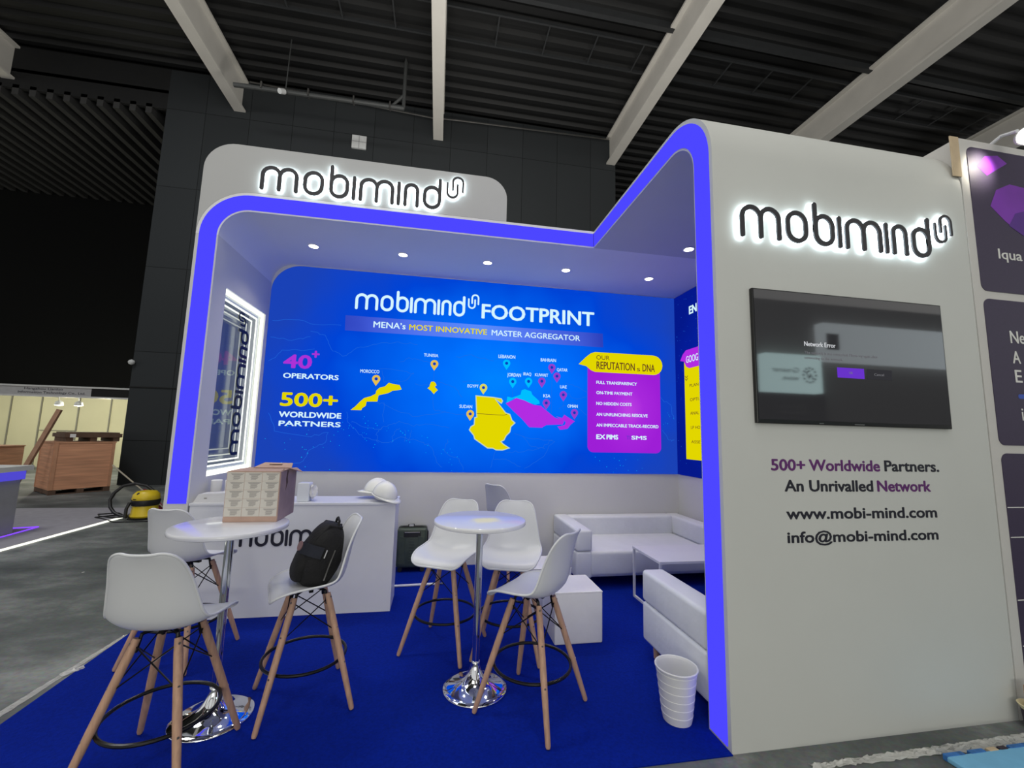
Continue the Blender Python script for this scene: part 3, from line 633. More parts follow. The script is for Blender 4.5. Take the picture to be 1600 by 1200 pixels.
card = vpoly('info_card', [(2.011, 2.60)] + [(2.0135, 1.49)] + arcpts(2.095, 1.505, 0.082, 180, 270, 6) + arcpts(3.015, 1.503, 0.08, -90, 0, 6) + [(3.093, 2.60)], 'card', w=0.001)
vpoly('card_header', [(1.881, 2.622), (1.99, 2.73), (2.06, 2.785), (2.12, 2.805), (2.98, 2.805)] + arcpts(2.995, 2.664, 0.14, 90, -90, 10) + [(2.12, 2.524), (2.06, 2.545), (1.99, 2.60)], 's_yellow', w=0.002, par=card)
vtext('header_lettering', [('OUR', 2.138, 2.702, 0.195, 0.06, 0.0), ('REPUTATION', 2.141, 2.568, 0.57, 0.106, 0.014), ('s', 2.742, 2.567, 0.05, 0.065, 0.0), ('DNA', 2.827, 2.567, 0.189, 0.106, 0.014)], 's_dark', card, w=0.003)
vtext('card_lettering', [('FULL TRANSPARENCY', 2.138, 2.36, 0.602, 0.042, 0.03), ('ON-TIME PAYMENT', 2.138, 2.217, 0.533, 0.042, 0.03), ('NO HIDDEN COSTS', 2.138, 2.068, 0.519, 0.042, 0.03), ('AN UNFLINCHING RESOLVE', 2.138, 1.918, 0.757, 0.043, 0.03), ('AN IMPECCABLE TRACK-RECORD', 2.138, 1.771, 0.92, 0.043, 0.03),
      ('EX', 2.138, 1.601, 0.13, 0.064, 0.05), ('PIMS', 2.285, 1.601, 0.17, 0.064, 0.05), ('SMS', 2.65, 1.606, 0.228, 0.052, 0.05)], 's_white', card, w=0.003)
vtext('card_lettering', [('TI', 2.575, 1.606, 0.06, 0.05, 0.02)], 's_button', card, w=0.003)

V2 = thing('video_wall', 'narrow slice of the blue side video wall behind the tower strip', 'screen', (3.34, 4.0, 1.14))
obj('panel', MB().box(3.338, 3.35, 2.42, 5.438, 1.14, 3.675), 'screen_side', V2, True)
G = lambda u, v, w: Vector((3.338 - w, -u, v))                       # u grows towards the camera side
cd = vpoly('info_card', [(-5.218, 1.364), (-4.80, 1.364), (-4.80, 2.70), (-5.218, 2.70)], 's_yellow', w=0.001, par=V2, P=G)
vpoly('card_header', [(-5.31, 2.723), (-5.25, 2.80), (-5.17, 2.849), (-4.80, 2.849), (-4.80, 2.59), (-5.10, 2.59), (-5.17, 2.62), (-5.22, 2.70)], 's_purple', w=0.002, par=cd, P=G)
vtext('header_lettering', [('GOOG', -5.169, 2.668, 0.27, 0.094, 0.012)], 's_white', cd, G, w=0.003)
vtext('card_lettering', [('PLAN', -5.10, 2.33, 0.195, 0.04), ('OPTI', -5.10, 2.138, 0.185, 0.041), ('ANAL', -5.10, 1.957, 0.19, 0.04), ('LP HO', -5.093, 1.768, 0.2, 0.04), ('ASSE', -5.095, 1.58, 0.195, 0.037)], 's_dark', cd, G, w=0.003)
cv = MB()
for dz in (0.0, 0.035): cv.ribbon([(-5.20, 2.49 - dz), (-5.17, 2.465 - dz), (-5.14, 2.49 - dz)], 0.01, G, 0.003, 0.0035)
obj('chevron', cv, 's_dark', cd, True)
vtext('title_lettering', [('EN', -5.075, 3.33, 0.175, 0.112, 0.045)], 's_white', V2, G)
dt = MB()
for k in range(60):
    u, z, q = rnd.uniform(-5.42, -4.9), rnd.uniform(1.2, 3.6), rnd.uniform(0.003, 0.006); dt.prism([(u - q, z), (u, z - q), (u + q, z), (u, z + q)], G, 0.0004, 0.0008)
d_ = obj('star_dots', dt, 's_line', V2, True); d_['kind'] = 'stuff'

# ------------------------------------------------------------------ television and lettering on the tower
t = thing('television', 'large black television showing a network error on the white tower', 'television', (2.526, YF, 1.745))
obj('bezel', MB().rbox(1.823, 3.228, YF - 0.024, YF, 1.745, 2.557, 0.004, 2), 'bezel', t, True)
obj('screen', MB().box(1.833, 3.218, YF - 0.0255, YF - 0.023, 1.768, 2.549), 'screen_glass', t, True)
obj('badge', MB().box(2.49, 2.56, YF - 0.0255, YF - 0.023, 1.751, 1.757), 'steel', t, True)
obj('sensor', MB().box(2.24, 2.27, YF - 0.026, YF - 0.023, 1.752, 1.756), 'steel', t, True)
TP = front(YF - 0.0255)
vtext('title_lettering', [('Network Error', 2.165, 2.22, 0.222, 0.028, 0.008)], 's_bright', t, TP, w=0.0005)
vtext('message_lettering', [('The network is not connected. Please try again after', 2.165, 2.173, 0.53, 0.0155), ('connecting to the network.', 2.163, 2.141, 0.275, 0.0155)], 's_dim', t, TP, w=0.0005)
bn = vpoly('button', [(2.388, 2.037), (2.584, 2.037), (2.584, 2.10), (2.388, 2.10)], 's_button', 0.0005, t, TP)
vtext('button_lettering', [('OK', 2.474, 2.063, 0.026, 0.014)], 's_dim', bn, TP, w=0.001)
bn = vpoly('button', [(2.604, 2.037), (2.79, 2.037), (2.79, 2.10), (2.604, 2.10)], 's_button2', 0.0005, t, TP)
vtext('button_lettering', [('Cancel', 2.658, 2.061, 0.072, 0.015)], 's_dim', bn, TP, w=0.001)
W = front(YF)
def wall_line(lab, parts):
    t = thing('wall_lettering', lab, 'lettering', (parts[0][1], YF, parts[0][2]))
    for s, x, z, w, c, m in parts: obj('words', MB().text(s, W, x, z, w, c, bold=0.04, depth=0.0008, w=0.0002), m, t, True)
wall_line('purple and black lettering 500+ Worldwide Partners under the television', [('500+', 1.918, 1.473, 0.231, 0.066, 'vinyl_purple'), ('Worldwide', 2.174, 1.474, 0.505, 0.066, 'vinyl_purple'), ('Partners.', 2.711, 1.475, 0.415, 0.066, 'vinyl_dark')])
wall_line('black and purple lettering An Unrivalled Network on the tower', [('An Unrivalled', 2.001, 1.354, 0.617, 0.066, 'vinyl_dark'), ('Network', 2.647, 1.354, 0.401, 0.066, 'vinyl_purple')])
wall_line('black website address lettering on the white tower', [('www.mobi-mind.com', 2.004, 1.197, 1.074, 0.064, 'vinyl_dark')])
wall_line('black email address lettering, lowest line on the white tower', [('info@mobi-mind.com', 2.003, 1.065, 1.070, 0.062, 'vinyl_dark')])

# ------------------------------------------------------------------ bar stools
def shell_mesh():
    st = [(0.222, 0.642, 0.145, 0.000), (0.216, 0.656, 0.184, 0.004), (0.196, 0.673, 0.208, 0.010), (0.13, 0.688, 0.224, 0.020), (0.05, 0.682, 0.235, 0.036), (-0.05, 0.672, 0.236, 0.050), (-0.12, 0.677, 0.230, 0.058),
          (-0.165, 0.701, 0.222, 0.062), (-0.192, 0.746, 0.214, 0.060), (-0.207, 0.808, 0.203, 0.056), (-0.220, 0.88, 0.190, 0.050), (-0.234, 0.945, 0.176, 0.040), (-0.250, 1.00, 0.161, 0.030), (-0.265, 1.035, 0.142, 0.022), (-0.274, 1.053, 0.117, 0.016), (-0.279, 1.060, 0.085, 0.012)]
    n = len(st); K = 12; b = MB(); vs = []; global SHELL_EDGE
    for i, (d, z, hw, c) in enumerate(st):
        a = st[max(i - 1, 0)]; e = st[min(i + 1, n - 1)]; tx, tz = e[0] - a[0], e[1] - a[1]; l = math.hypot(tx, tz)
        nx, nz = tz / l, -tx / l                                      # points up from the seat and forward from the back
        for k in range(K + 1):
            s = -1 + 2 * k / K; q = abs(s) ** 2.6 * c
            vs.append((d + nx * q, hw * s, z + nz * q))
    fs = [(i * (K + 1) + k, i * (K + 1) + k + 1, (i + 1) * (K + 1) + k + 1, (i + 1) * (K + 1) + k) for i in range(n - 1) for k in range(K)]
    SHELL_EDGE = [vs[i * (K + 1)] for i in range(n)] + [vs[(n - 1) * (K + 1) + k] for k in range(1, K)] + [vs[i * (K + 1) + K] for i in range(n - 1, -1, -1)] + [vs[k] for k in range(K - 1, 0, -1)]
    return b.add(vs, fs)
def make_stool():
    t = thing('bar_stool', '', 'stool', (0, 0, 0), group='white shell bar stools')
    obj('seat_shell', shell_mesh(), 'shell', t, smooth=True, solid=0.009, sub=1, angle=180)
    obj('shell_rim', MB().tube(SHELL_EDGE, 0.0075, 8, closed=True), 'shell', t, smooth=True, sub=1, angle=180)
    top, bot, zt = 0.092, 0.2475, 0.632
    for sx, sy in ((1, 1), (1, -1), (-1, 1), (-1, -1)):
        P0, P1 = Vector((sx * top, sy * top, zt)), Vector((sx * bot, sy * bot, 0.004)); d = P1 - P0
        lg = obj('leg', MB().tube([P0, P0 + d * 0.1, P0 + d * 0.55, P1 - d * 0.015, P1], [0.0165, 0.019, 0.019, 0.0145, 0.011], 12), 'wood_leg', t, smooth=True, angle=50)
        out = Vector((sx, sy, 0)).normalized()
        for f in (0.03, 0.30, 0.60):
            c = P0 + d * f; obj('bolt', MB().tube([c + out * 0.012, c + out * 0.0205], 0.0055, 8), 'steel', lg)
    br = MB(); br.box(-0.075, 0.075, -0.012, 0.012, 0.642, 0.664); br.box(-0.012, 0.012, -0.075, 0.075, 0.642, 0.664)
    for sx in (1, -1):
        for sy in (1, -1): br.tube([(sx * 0.03, sy * 0.03, 0.658), (sx * 0.08, sy * 0.08, 0.646), (sx * 0.092, sy * 0.092, 0.57)], 0.009, 8)
    obj('bracket', br, 'black_metal', t)
    def on_leg(sx, sy, f): return Vector((sx * (top + (bot - top) * f), sy * (top + (bot - top) * f), zt * (1 - f)))
    cn = [(1, 1), (1, -1), (-1, -1), (-1, 1)]
    for i in range(4):
        a, b = cn[i], cn[(i + 1) % 4]; w = MB()
        w.tube([on_leg(*a, 0.04), on_leg(*b, 0.33)], 0.0035, 6); w.tube([on_leg(*b, 0.04), on_leg(*a, 0.33)], 0.0035, 6)
        obj('wire_brace', w, 'black_metal', t)
    z = 0.255; r = (top + (bot - top) * (1 - z / zt)) * math.sqrt(2) - 0.026
    obj('foot_ring', MB().tube([(r * math.cos(2 * PI * k / 40), r * math.sin(2 * PI * k / 40), z) for k in range(40)], 0.0095, 8, closed=True), 'black_metal', t, smooth=True)
    return t
stool = make_stool()
for i, (x, y, deg, lab) in enumerate([(-1.262, 2.475, 86, 'white bar stool turned away in front of the table holding the box'),
                                      (-1.75, 3.584, 76, 'white bar stool behind the table with the box, nearest the left column'),
                                      (-0.742, 2.934, 201, 'white bar stool carrying the black backpack'),
                                      (0.125, 3.472, 243, 'white bar stool facing forward, nearest the dark green suitcase'),
                                      (0.622, 3.38, 253, 'white bar stool facing forward behind the empty bar table, beside the white cubes'),
                                      (0.637, 2.672, 137, 'white bar stool seen from behind in front of the white cube and empty table'),
                                      (0.86, 4.93, 38, 'white bar stool at the back wall, mostly hidden behind the empty bar table')]):
    s = stool if i == 0 else copy_tree(stool)
    s.location = (x, y, 0.006); s.rotation_euler = (0, 0, math.radians(deg)); s['label'] = lab

# ------------------------------------------------------------------ bar tables
def make_table():
    t = thing('bar_table', '', 'table', (0, 0, 0), group='round bar tables')
    obj('tabletop', MB().lathe([(0.0, 1.033), (0.298, 1.033), (0.306, 1.037), (0.308, 1.046), (0.308, 1.054), (0.305, 1.060), (0.298, 1.063), (0.0, 1.063)], seg=72), 'table_white', t, smooth=True)
    obj('column', MB().lathe([(0.0235, 0.13), (0.0235, 1.02), (0.06, 1.02), (0.06, 1.033)], seg=28), 'chrome', t, smooth=True)
    obj('base', MB().lathe([(0.206, 0.0), (0.208, 0.005), (0.204, 0.011), (0.175, 0.017), (0.135, 0.028), (0.098, 0.044), (0.068, 0.068), (0.047, 0.098), (0.034, 0.13), (0.028, 0.155), (0.0265, 0.17), (0.0235, 0.172)], seg=64), 'chrome', t, smooth=True, angle=60)
    return t
ta = make_table(); ta.location = (-1.185, 2.83, 0.006); ta['label'] = 'round white bar table with chrome base holding the cardboard box'
tb = copy_tree(ta); tb.location = (0.315, 2.905, 0.006); tb['label'] = 'round white bar table with chrome base and an empty top'

# ------------------------------------------------------------------ cardboard box on the left table
t = thing('cardboard_box', 'cardboard carton with white printed labels on the bar table', 'box', (-1.11, 3.04, 1.069))
X0, X1, Y0, Y1, Z0, Z1 = -1.262, -0.955, 2.885, 3.19, 1.069, 1.375
obj('carton', MB().box(X0, X1, Y0, Y1, Z0, Z1), 'cardboard', t, True, bevel=0.003)
obj('side_panel', MB().box(X1, X1 + 0.002, Y0 + 0.004, Y1 - 0.004, Z0 + 0.004, Z1 - 0.002), 'cardboard_side', t, True)
PB = front(Y0)
for c in range(3):
    for r in range(5):
        a = X0 + 0.004 + c * 0.100; z = Z0 + 0.034 + r * 0.0535
        s = obj('shipping_label', MB().prism([(a, z), (a + 0.098, z), (a + 0.098, z + 0.0522), (a, z + 0.0522)], PB, 0.0005, 0.0012), 'sticker', t, True)
        pr = MB()
        for k, (l, wd) in enumerate([(0.02, 0.075), (0.024, 0.062), (0.034, 0.042), (0.036, 0.036), (0.032, 0.044), (0.036, 0.036), (0.034, 0.03)]):
            zz = z + 0.046 - k * 0.0058; pr.prism([(a + l, zz - 0.0032), (a + l + wd, zz - 0.0032), (a + l + wd, zz), (a + l, zz)], PB, 0.0013, 0.0016)
        obj('print', pr, 'print_grey', s, True)
fl = MB()
fl.add([(X0 + 0.01, Y0, Z1), (X1, Y0, Z1), (X1 - 0.02, Y0 + 0.13, Z1 + 0.006), (X0 + 0.02, Y0 + 0.13, Z1 + 0.004)], [(0, 1, 2, 3)])
fl.add([(X0 + 0.06, Y1 - 0.08, Z1 + 0.004), (X1 - 0.01, Y1 - 0.08, Z1 + 0.004), (X1 - 0.03, Y1 + 0.01, Z1 + 0.028), (X0 + 0.10, Y1 + 0.0, Z1 + 0.032)], [(0, 1, 2, 3)])
fl.add([(X1, Y0 + 0.04, Z1), (X1, Y1, Z1), (X1 + 0.045, Y1 - 0.01, Z1 - 0.03), (X1 + 0.02, Y0 + 0.10, Z1 + 0.012)], [(0, 1, 2, 3)])
obj('flap', fl, 'cardboard', t, True, solid=0.004)
obj('hand_slot', MB().box(X0 + 0.14, X0 + 0.22, Y1 - 0.035, Y1 - 0.015, Z1 + 0.014, Z1 + 0.024), 'old_wood', t, True)
tear = MB().prism([(0.10, 0.25), (0.115, 0.305), (0.135, 0.30), (0.128, 0.26), (0.14, 0.225), (0.12, 0.20), (0.105, 0.175), (0.112, 0.215)], lambda u, v, w: Vector((X1 + 0.002 + w, Y0 + u, Z0 + v)), 0, 0.0008)
obj('torn_slot', tear, 'old_wood', t, True)

# ------------------------------------------------------------------ backpack leaning on the stool back
t = thing('backpack', 'black backpack leaning against the stool back', 'backpack', (-0.742, 2.934, 0.697), math.radians(201))
def pack(sx, sy, sz, e=0.62, taper=0.22, n=28, m=18, c=(0, 0, 0), T=None):
    b = MB(); vs = []; f = lambda v, p: math.copysign(abs(v) ** p, v)
    for i in range(m + 1):
        ph = -PI / 2 + PI * i / m; z = f(math.sin(ph), 0.75); rr = f(math.cos(ph), e)
        for k in range(n):
            th = 2 * PI * k / n; tp = 1 - taper * max(0, z)
            wob = 1 + 0.02 * math.sin(3 * th + 4 * z) + 0.015 * math.sin(5 * th - 7 * z)
            p = Vector((sx * rr * f(math.cos(th), 0.75) * tp * wob, sy * rr * f(math.sin(th), 0.75) * tp * wob, sz * z)) + Vector(c)
            vs.append(T @ p if T is not None else p)
    fs = [(i * n + k, i * n + (k + 1) % n, (i + 1) * n + (k + 1) % n, (i + 1) * n + k) for i in range(m) for k in range(n)]
    return b.add(vs, fs)
PT = Matrix.Translation((-0.052, 0.0, 0.160)) @ Matrix.Rotation(math.radians(-19), 4, 'Y') @ Matrix.Scale(1.12, 4)
obj('body', pack(0.105, 0.150, 0.175, T=PT), 'black_fabric', t, smooth=True, angle=180)
obj('front_pocket', pack(0.045, 0.115, 0.105, T=PT @ Matrix.Translation((0.082, 0, -0.055))), 'black_fabric', t, smooth=True, angle=180)
obj('grip_loop', MB().tube([PT @ Vector(p) for p in [(-0.02, -0.05, 0.165), (-0.015, -0.04, 0.195), (-0.01, 0, 0.207), (-0.015, 0.04, 0.195), (-0.02, 0.05, 0.165)]], 0.008, 8), 'black_fabric', t, smooth=True)
for s in (-1, 1): obj('shoulder_strap', MB().tube([PT @ Vector(p) for p in [(-0.04, s * 0.06, 0.165), (0.03, s * 0.075, 0.16), (0.07, s * 0.085, 0.08), (0.096, s * 0.09, 0.0)]], 0.011, 8), 'black_fabric', t, smooth=True)
ba = [math.radians(8 + 70 * k / 8) for k in range(9)]
obj('band', MB().add([PT @ Vector((0.128 * math.cos(a), 0.158 * math.sin(a), z + 0.02 * math.sin(a))) for z in (-0.02, 0.04) for a in ba], [(k, k + 1, k + 10, k + 9) for k in range(8)]), 'navy_fabric', t, solid=0.004)
obj('badge', MB().lathe([(0.026, -0.003), (0.026, 0.003)], T=PT @ Matrix.Translation((0.131, 0.03, 0.02)) @ Matrix.Rotation(0.25, 4, 'Z') @ Matrix.Rotation(PI / 2, 4, 'Y'), seg=20), 'pink_patch', t)
obj('zip_tag', MB().box(-0.003, 0.003, -0.006, 0.006, -0.03, 0.03, T=PT @ Matrix.Translation((0.01, 0.152, 0.03)) @ Matrix.Scale(0.7, 4)), 'tag_white', t)
obj('zip', MB().tube([PT @ Vector(p) for p in [(-0.035, 0.148, -0.10), (-0.03, 0.155, -0.03), (-0.03, 0.150, 0.06)]], 0.004, 6), 'steel', t)

# ------------------------------------------------------------------ things on the counter
def hard_hat(lab, loc, rz, tilt):
    t = thing('hard_hat', lab, 'hard hat', loc, rz, 'hard hats on the counter')
    T = Matrix.Rotation(tilt, 4, 'Y')
    n, m = 36, 12; vs = []
    for i in range(m + 1):
        ph = PI / 2 * i / m
        for k in range(n):
            th = 2 * PI * k / n; ridge = 1 + 0.04 * math.exp(-(math.sin(th) / 0.16) ** 2) * math.cos(ph) + 0.025 * math.exp(-((abs(math.sin(th)) - 0.4) / 0.1) ** 2) * math.sin(2 * ph)
            vs.append(T @ Vector((0.125 * math.cos(ph) * math.cos(th) * ridge, 0.105 * math.cos(ph) * math.sin(th) * ridge, 0.13 * math.sin(ph) * (1 + 0.05 * math.exp(-(math.sin(th) / 0.2) ** 2)))))
    fs = [(i * n + k, i * n + (k + 1) % n, (i + 1) * n + (k + 1) % n, (i + 1) * n + k) for i in range(m) for k in range(n)]
    obj('dome', MB().add(vs, fs), 'hat', t, smooth=True, solid=0.003, angle=180)
    bv = []
    for k in range(n):
        th = 2 * PI * k / n; ex = 0.012 + 0.05 * max(0, math.cos(th)) ** 1.5
        bv += [T @ Vector((0.124 * math.cos(th), 0.104 * math.sin(th), 0.004)), T @ Vector(((0.125 + ex) * math.cos(th), (0.105 + ex * 0.5) * math.sin(th), -0.006 - 0.2 * (ex - 0.012)))]
    obj('brim', MB().add(bv, [(2 * k, 2 * k + 1, (2 * k + 3) % (2 * n), (2 * k + 2) % (2 * n)) for k in range(n)]), 'hat', t, smooth=True, solid=0.004, angle=180)
    obj('harness', MB().tube([T @ Vector((0.095 * math.cos(a), 0.085 * math.sin(a), -0.022)) for a in [2 * PI * k / 24 for k in range(24)]], 0.008, 6, closed=True), 'paper', t)
hard_hat('white hard hat tipped up, its brim lifted toward the cardboard box', (-0.565, 4.455, 1.035), math.radians(188), math.radians(-8))
hard_hat('white hard hat at the counter corner, brim down over the edge', (-0.465, 4.245, 1.03), math.radians(-35), math.radians(14))
t = thing('tissue_box', 'frosted white box with crumpled tissue behind the cardboard carton', 'box', (-1.18, 4.27, 0.977))
obj('case', MB().rbox(-1.245, -1.14, 4.22, 4.33, 0.977, 1.145, 0.008), 'frosted', t, True, smooth=True)
cr = MB(); bm = bmesh.new(); bmesh.ops.create_icosphere(bm, subdivisions=2, radius=1)
r2 = random.Random(5)
for p in bm.verts: p.co = Vector((p.co.x * 0.035, p.co.y * 0.05, p.co.z * 0.07)) * r2.uniform(0.6, 1.25) + Vector((-1.118, 4.28, 1.055))
cr.bm(bm); obj('tissue', cr, 'paper', t, True)
t = thing('paper_tray', 'white slanted paper box lying at the left end of the counter', 'box', (-1.95, 4.28, 0.977))
obj('tray', MB().prism([(-2.085, 0), (-2.05, 0.07), (-1.78, 0.085), (-1.78, 0)], lambda u, v, w: Vector((u, 4.2 + w, 0.977 + v)), 0, 0.14), 'paper', t, True)
obj('printed_mark', MB().box(-2.0, -1.978, 4.197, 4.2, 1.008, 1.018), 'print_grey', t, True)
for x, lab in ((-2.02, 'white paper roll standing closest to the left column on the counter'), (-1.90, 'white paper roll between the other roll and the cardboard carton')):
    tag(obj('paper_roll', MB().lathe([(0.0, 0), (0.045, 0), (0.047, 0.01), (0.047, 0.165), (0.04, 0.17), (0.0, 0.17)], (x, 4.44, 0.977)), 'paper', smooth=True), lab, 'paper roll', 'paper rolls on the counter')

# ------------------------------------------------------------------ suitcase, light tube
t = thing('suitcase', 'dark green hard-shell suitcase standing against the back wall beside the counter', 'suitcase', (-0.23, 5.33, 0.006))
obj('shell', MB().rbox(-0.405, -0.062, 5.225, 5.435, 0.055, 0.502, 0.03, 4), 'green_shell', t, True, smooth=True)
rb = MB()
for k in range(9): rb.box(-0.262, -0.205, 5.219, 5.228, 0.13 + k * 0.032, 0.14 + k * 0.032)
obj('ribs', rb, 'green_shell', t, True)
for x0, x1 in ((-0.38, -0.30), (-0.165, -0.085)): obj('corner_panel', MB().prism([(x0, 0.10), (x1, 0.10), (x1 - 0.01, 0.16), (x1 - 0.02, 0.33), (x1, 0.40), (x0, 0.42)], front(5.225), 0.0, 0.005), 'green_shell', t, True, bevel=0.003)
obj('rim', MB().tube([(-0.403, 5.30, 0.08), (-0.407, 5.30, 0.45), (-0.385, 5.30, 0.497), (-0.34, 5.30, 0.51), (-0.13, 5.30, 0.51), (-0.08, 5.30, 0.497), (-0.058, 5.30, 0.45), (-0.06, 5.30, 0.08)], 0.012, 8), 'black_plastic', t, True, smooth=True)
obj('handle_recess', MB().box(-0.33, -0.135, 5.221, 5.228, 0.405, 0.468), 'black_plastic', t, True)
obj('handle', MB().tube([(-0.32, 5.218, 0.46), (-0.145, 5.218, 0.46)], 0.006, 8), 'steel', t, True)
obj('top_grip', MB().tube([(-0.29, 5.33, 0.50), (-0.285, 5.33, 0.525), (-0.22, 5.33, 0.53), (-0.215, 5.33, 0.50)], 0.008, 8), 'black_plastic', t, True, smooth=True)
obj('luggage_tag', MB().box(-0.275, -0.225, 5.29, 5.31, 0.515, 0.535), 'tag_white', t, True)
for x in (-0.36, -0.10):
    for y in (5.255, 5.405): obj('wheel', MB().lathe([(0.026, -0.012), (0.026, 0.012)], T=Matrix.Translation((x, y, 0.032)) @ Matrix.Rotation(PI / 2, 4, 'X') , seg=20), 'black_plastic', t, True)
for x in (-0.36, -0.10): obj('wheel_housing', MB().box(x - 0.025, x + 0.025, 5.24, 5.42, 0.04, 0.065), 'black_plastic', t, True)
t = thing('lamp_tube', 'thin white tube lying on the blue carpet between counter and stools', 'tube', (-0.1, 4.785, 0.006))
obj('tube', MB().tube([(-0.42, 4.765, 0.018), (0.09, 4.795, 0.018)], 0.012, 10), 'white_gloss', t, True, smooth=True)
obj('end_cap', MB().tube([(0.09, 4.795, 0.018), (0.14, 4.80, 0.018)], 0.008, 8), 'steel', t, True)
for x, y in ((0.128, 4.775), ):  obj('end_pin', MB().tube([(x, y, 0.018), (x, y + 0.05, 0.018)], 0.005, 6), 'steel', t, True)

# ------------------------------------------------------------------ lounge
for lab, x, y in (('white leather cube stool standing in front, behind the nearest bar stool', 0.98, 3.365), ('white leather cube stool behind the other cube, beside the sofa arm', 0.915, 3.965)):
    t = thing('cube_stool', lab, 'pouf', (x + 0.2, y + 0.2, 0.006), group='white cube stools')
    obj('cushion', MB().rbox(-0.2, 0.2, -0.2, 0.2, 0.0, 0.392, 0.012, 3), 'pouf', t, smooth=True)
    pp = MB()
    for k in range(4):
        a, b = [(-0.196, -0.196), (0.196, -0.196), (0.196, 0.196), (-0.196, 0.196)][k], [(0.196, -0.196), (0.196, 0.196), (-0.196, 0.196), (-0.196, -0.196)][k]
        pp.tube([(*a, 0.388), (*b, 0.388)], 0.006, 6)
    obj('piping', pp, 'pouf', t, smooth=True)
def sofa(lab, x0, x1, yb, s):
    """back along y = yb; s = -1 faces the camera side, +1 faces the back wall"""
    D = 0.93 if s < 0 else 0.80
    t = thing('sofa', lab, 'sofa', ((x0 + x1) / 2, yb + s * D / 2, 0.006), group='white leather sofas')
    def Y(d): return yb + s * d
    def rb(mb, xa, xb, d0, d1, z0, z1, r=0.03): return mb.rbox(xa, xb, min(Y(d0), Y(d1)), max(Y(d0), Y(d1)), z0, z1, r, 4)
    obj('base', rb(MB(), x0, x1, 0.0, D - 0.02, 0.115, 0.30), 'leather', t, True, smooth=True)
    obj('seat_cushion', rb(MB(), x0 + 0.165, x1 - 0.165, 0.15, D, 0.13, 0.395, 0.04), 'leather', t, True, smooth=True)
    obj('backrest', rb(MB(), x0 + 0.165, x1 - 0.165, 0.0, 0.19, 0.29, 0.620, 0.03), 'leather', t, True, smooth=True)
    for xa, xb in ((x0, x0 + 0.18), (x1 - 0.18, x1)):
        obj('arm_base', rb(MB(), xa - 0.002, xb, 0.0, D + 0.0, 0.113, 0.392, 0.025), 'leather', t, True, smooth=True)
        a = obj('armrest', rb(MB(), xa - 0.002, xb + 0.002, 0.0, D + 0.005, 0.392, 0.622, 0.03), 'leather', t, True, smooth=True)
    for xx, d in ((x0 + 0.07, D - 0.08), (x1 - 0.07, D - 0.08), (x0 + 0.32, 0.15), (x1 - 0.32, 0.15)):
        if True: obj('leg', MB().tube([(xx, Y(d), 0.006), (xx, Y(d), 0.118)], [0.02, 0.026], 12), 'wood_leg', t, True)
sofa('white leather sofa along the back wall facing the aisle', 1.545, 3.30, 5.425, -1)
sofa('white leather sofa behind the tower, only its arm showing over the waste bin', 1.625, 3.30, 2.375, 1)
t = thing('coffee_table', 'low white coffee table with thin metal legs between the two sofas', 'table', (2.52, 3.985, 0.006))
obj('tabletop', MB().rbox(2.075, 2.96, 3.705, 4.262, 0.482, 0.506, 0.003, 2), 'white_metal', t, True)
for x in (2.088, 2.947):
    f = MB(); y0, y1 = 3.72, 4.248
    f.box(x - 0.01, x + 0.01, y0 - 0.01, y0 + 0.01, 0.006, 0.482); f.box(x - 0.01, x + 0.01, y1 - 0.01, y1 + 0.01, 0.006, 0.482); f.box(x - 0.01, x + 0.01, y0, y1, 0.006, 0.026)
    obj('leg_frame', f, 'white_metal', t, True)
t = thing('waste_bin', 'white ribbed plastic waste bin at the foot of the tower light strip', 'bin', (1.468, 2.452, 0.006))
pf = [(0.082, 0.0)]
for k in range(6): z = 0.045 * (k + 1); r = 0.083 + 0.034 * z / 0.285; pf += [(r + 0.0012, z - 0.002), (r - 0.0014, z), (r - 0.0010, z + 0.001)]
obj('tub', MB().lathe([(0.0, 0.004), (0.08, 0.0)] + pf[1:] + [(0.118, 0.283), (0.122, 0.286), (0.122, 0.294), (0.116, 0.294), (0.112, 0.28), (0.08, 0.012), (0.0, 0.012)], seg=80), 'bin_plastic', t, smooth=True, angle=7)
obj('rim', MB().tube([(0.119 * math.cos(2 * PI * k / 48), 0.119 * math.sin(2 * PI * k / 48), 0.29) for k in range(48)], 0.005, 8, closed=True), 'bin_plastic', t, smooth=True)

# ------------------------------------------------------------------ neighbouring booth on the right
t = thing('booth_partition', 'white neighbouring partition with dark purple graphic panels', 'partition', (4.6, 2.2, 0))
obj('wall_body', MB().box(XR + 0.004, 7.2, 2.156, 6.2, 0, 3.82), 'neigh_white', t, True)
obj('raw_edge', MB().box(XR - 0.07, XR + 0.004, 2.15, 2.157, 3.52, 3.82), 'raw_edge', t, True)
NP = front(2.156)
p1 = obj('graphic_panel', MB().prism(rrect(3.622, 6.9, 2.70, 3.765, 0.05), NP, 0, 0.004), 'neigh_purple', t, True)
pet = obj('petal_print', MB().prism([(3.78, 3.33), (3.85, 3.46), (3.98, 3.52), (4.25, 3.50), (4.5, 3.3), (4.3, 3.1), (4.05, 3.14), (3.9, 3.23)], NP, 0.0045, 0.005), 'neigh_petal', p1, True)
obj('petal_print', MB().prism([(3.93, 3.20), (4.0, 3.30), (4.2, 3.36), (4.5, 3.25), (4.3, 3.1), (4.05, 3.14)], NP, 0.0052, 0.0056), 'neigh_petal_dark', p1, True)
obj('petal_print', MB().prism([(3.70, 3.62), (3.78, 3.71), (3.9, 3.73), (3.98, 3.68), (3.88, 3.62), (3.78, 3.56)], NP, 0.0045, 0.005), 'neigh_petal', p1, True)
obj('panel_lettering', MB().text('Iqua', NP, 3.80, 2.945, 0.215, 0.072, 0.02, w=0.0046), 'neigh_text', p1, True)
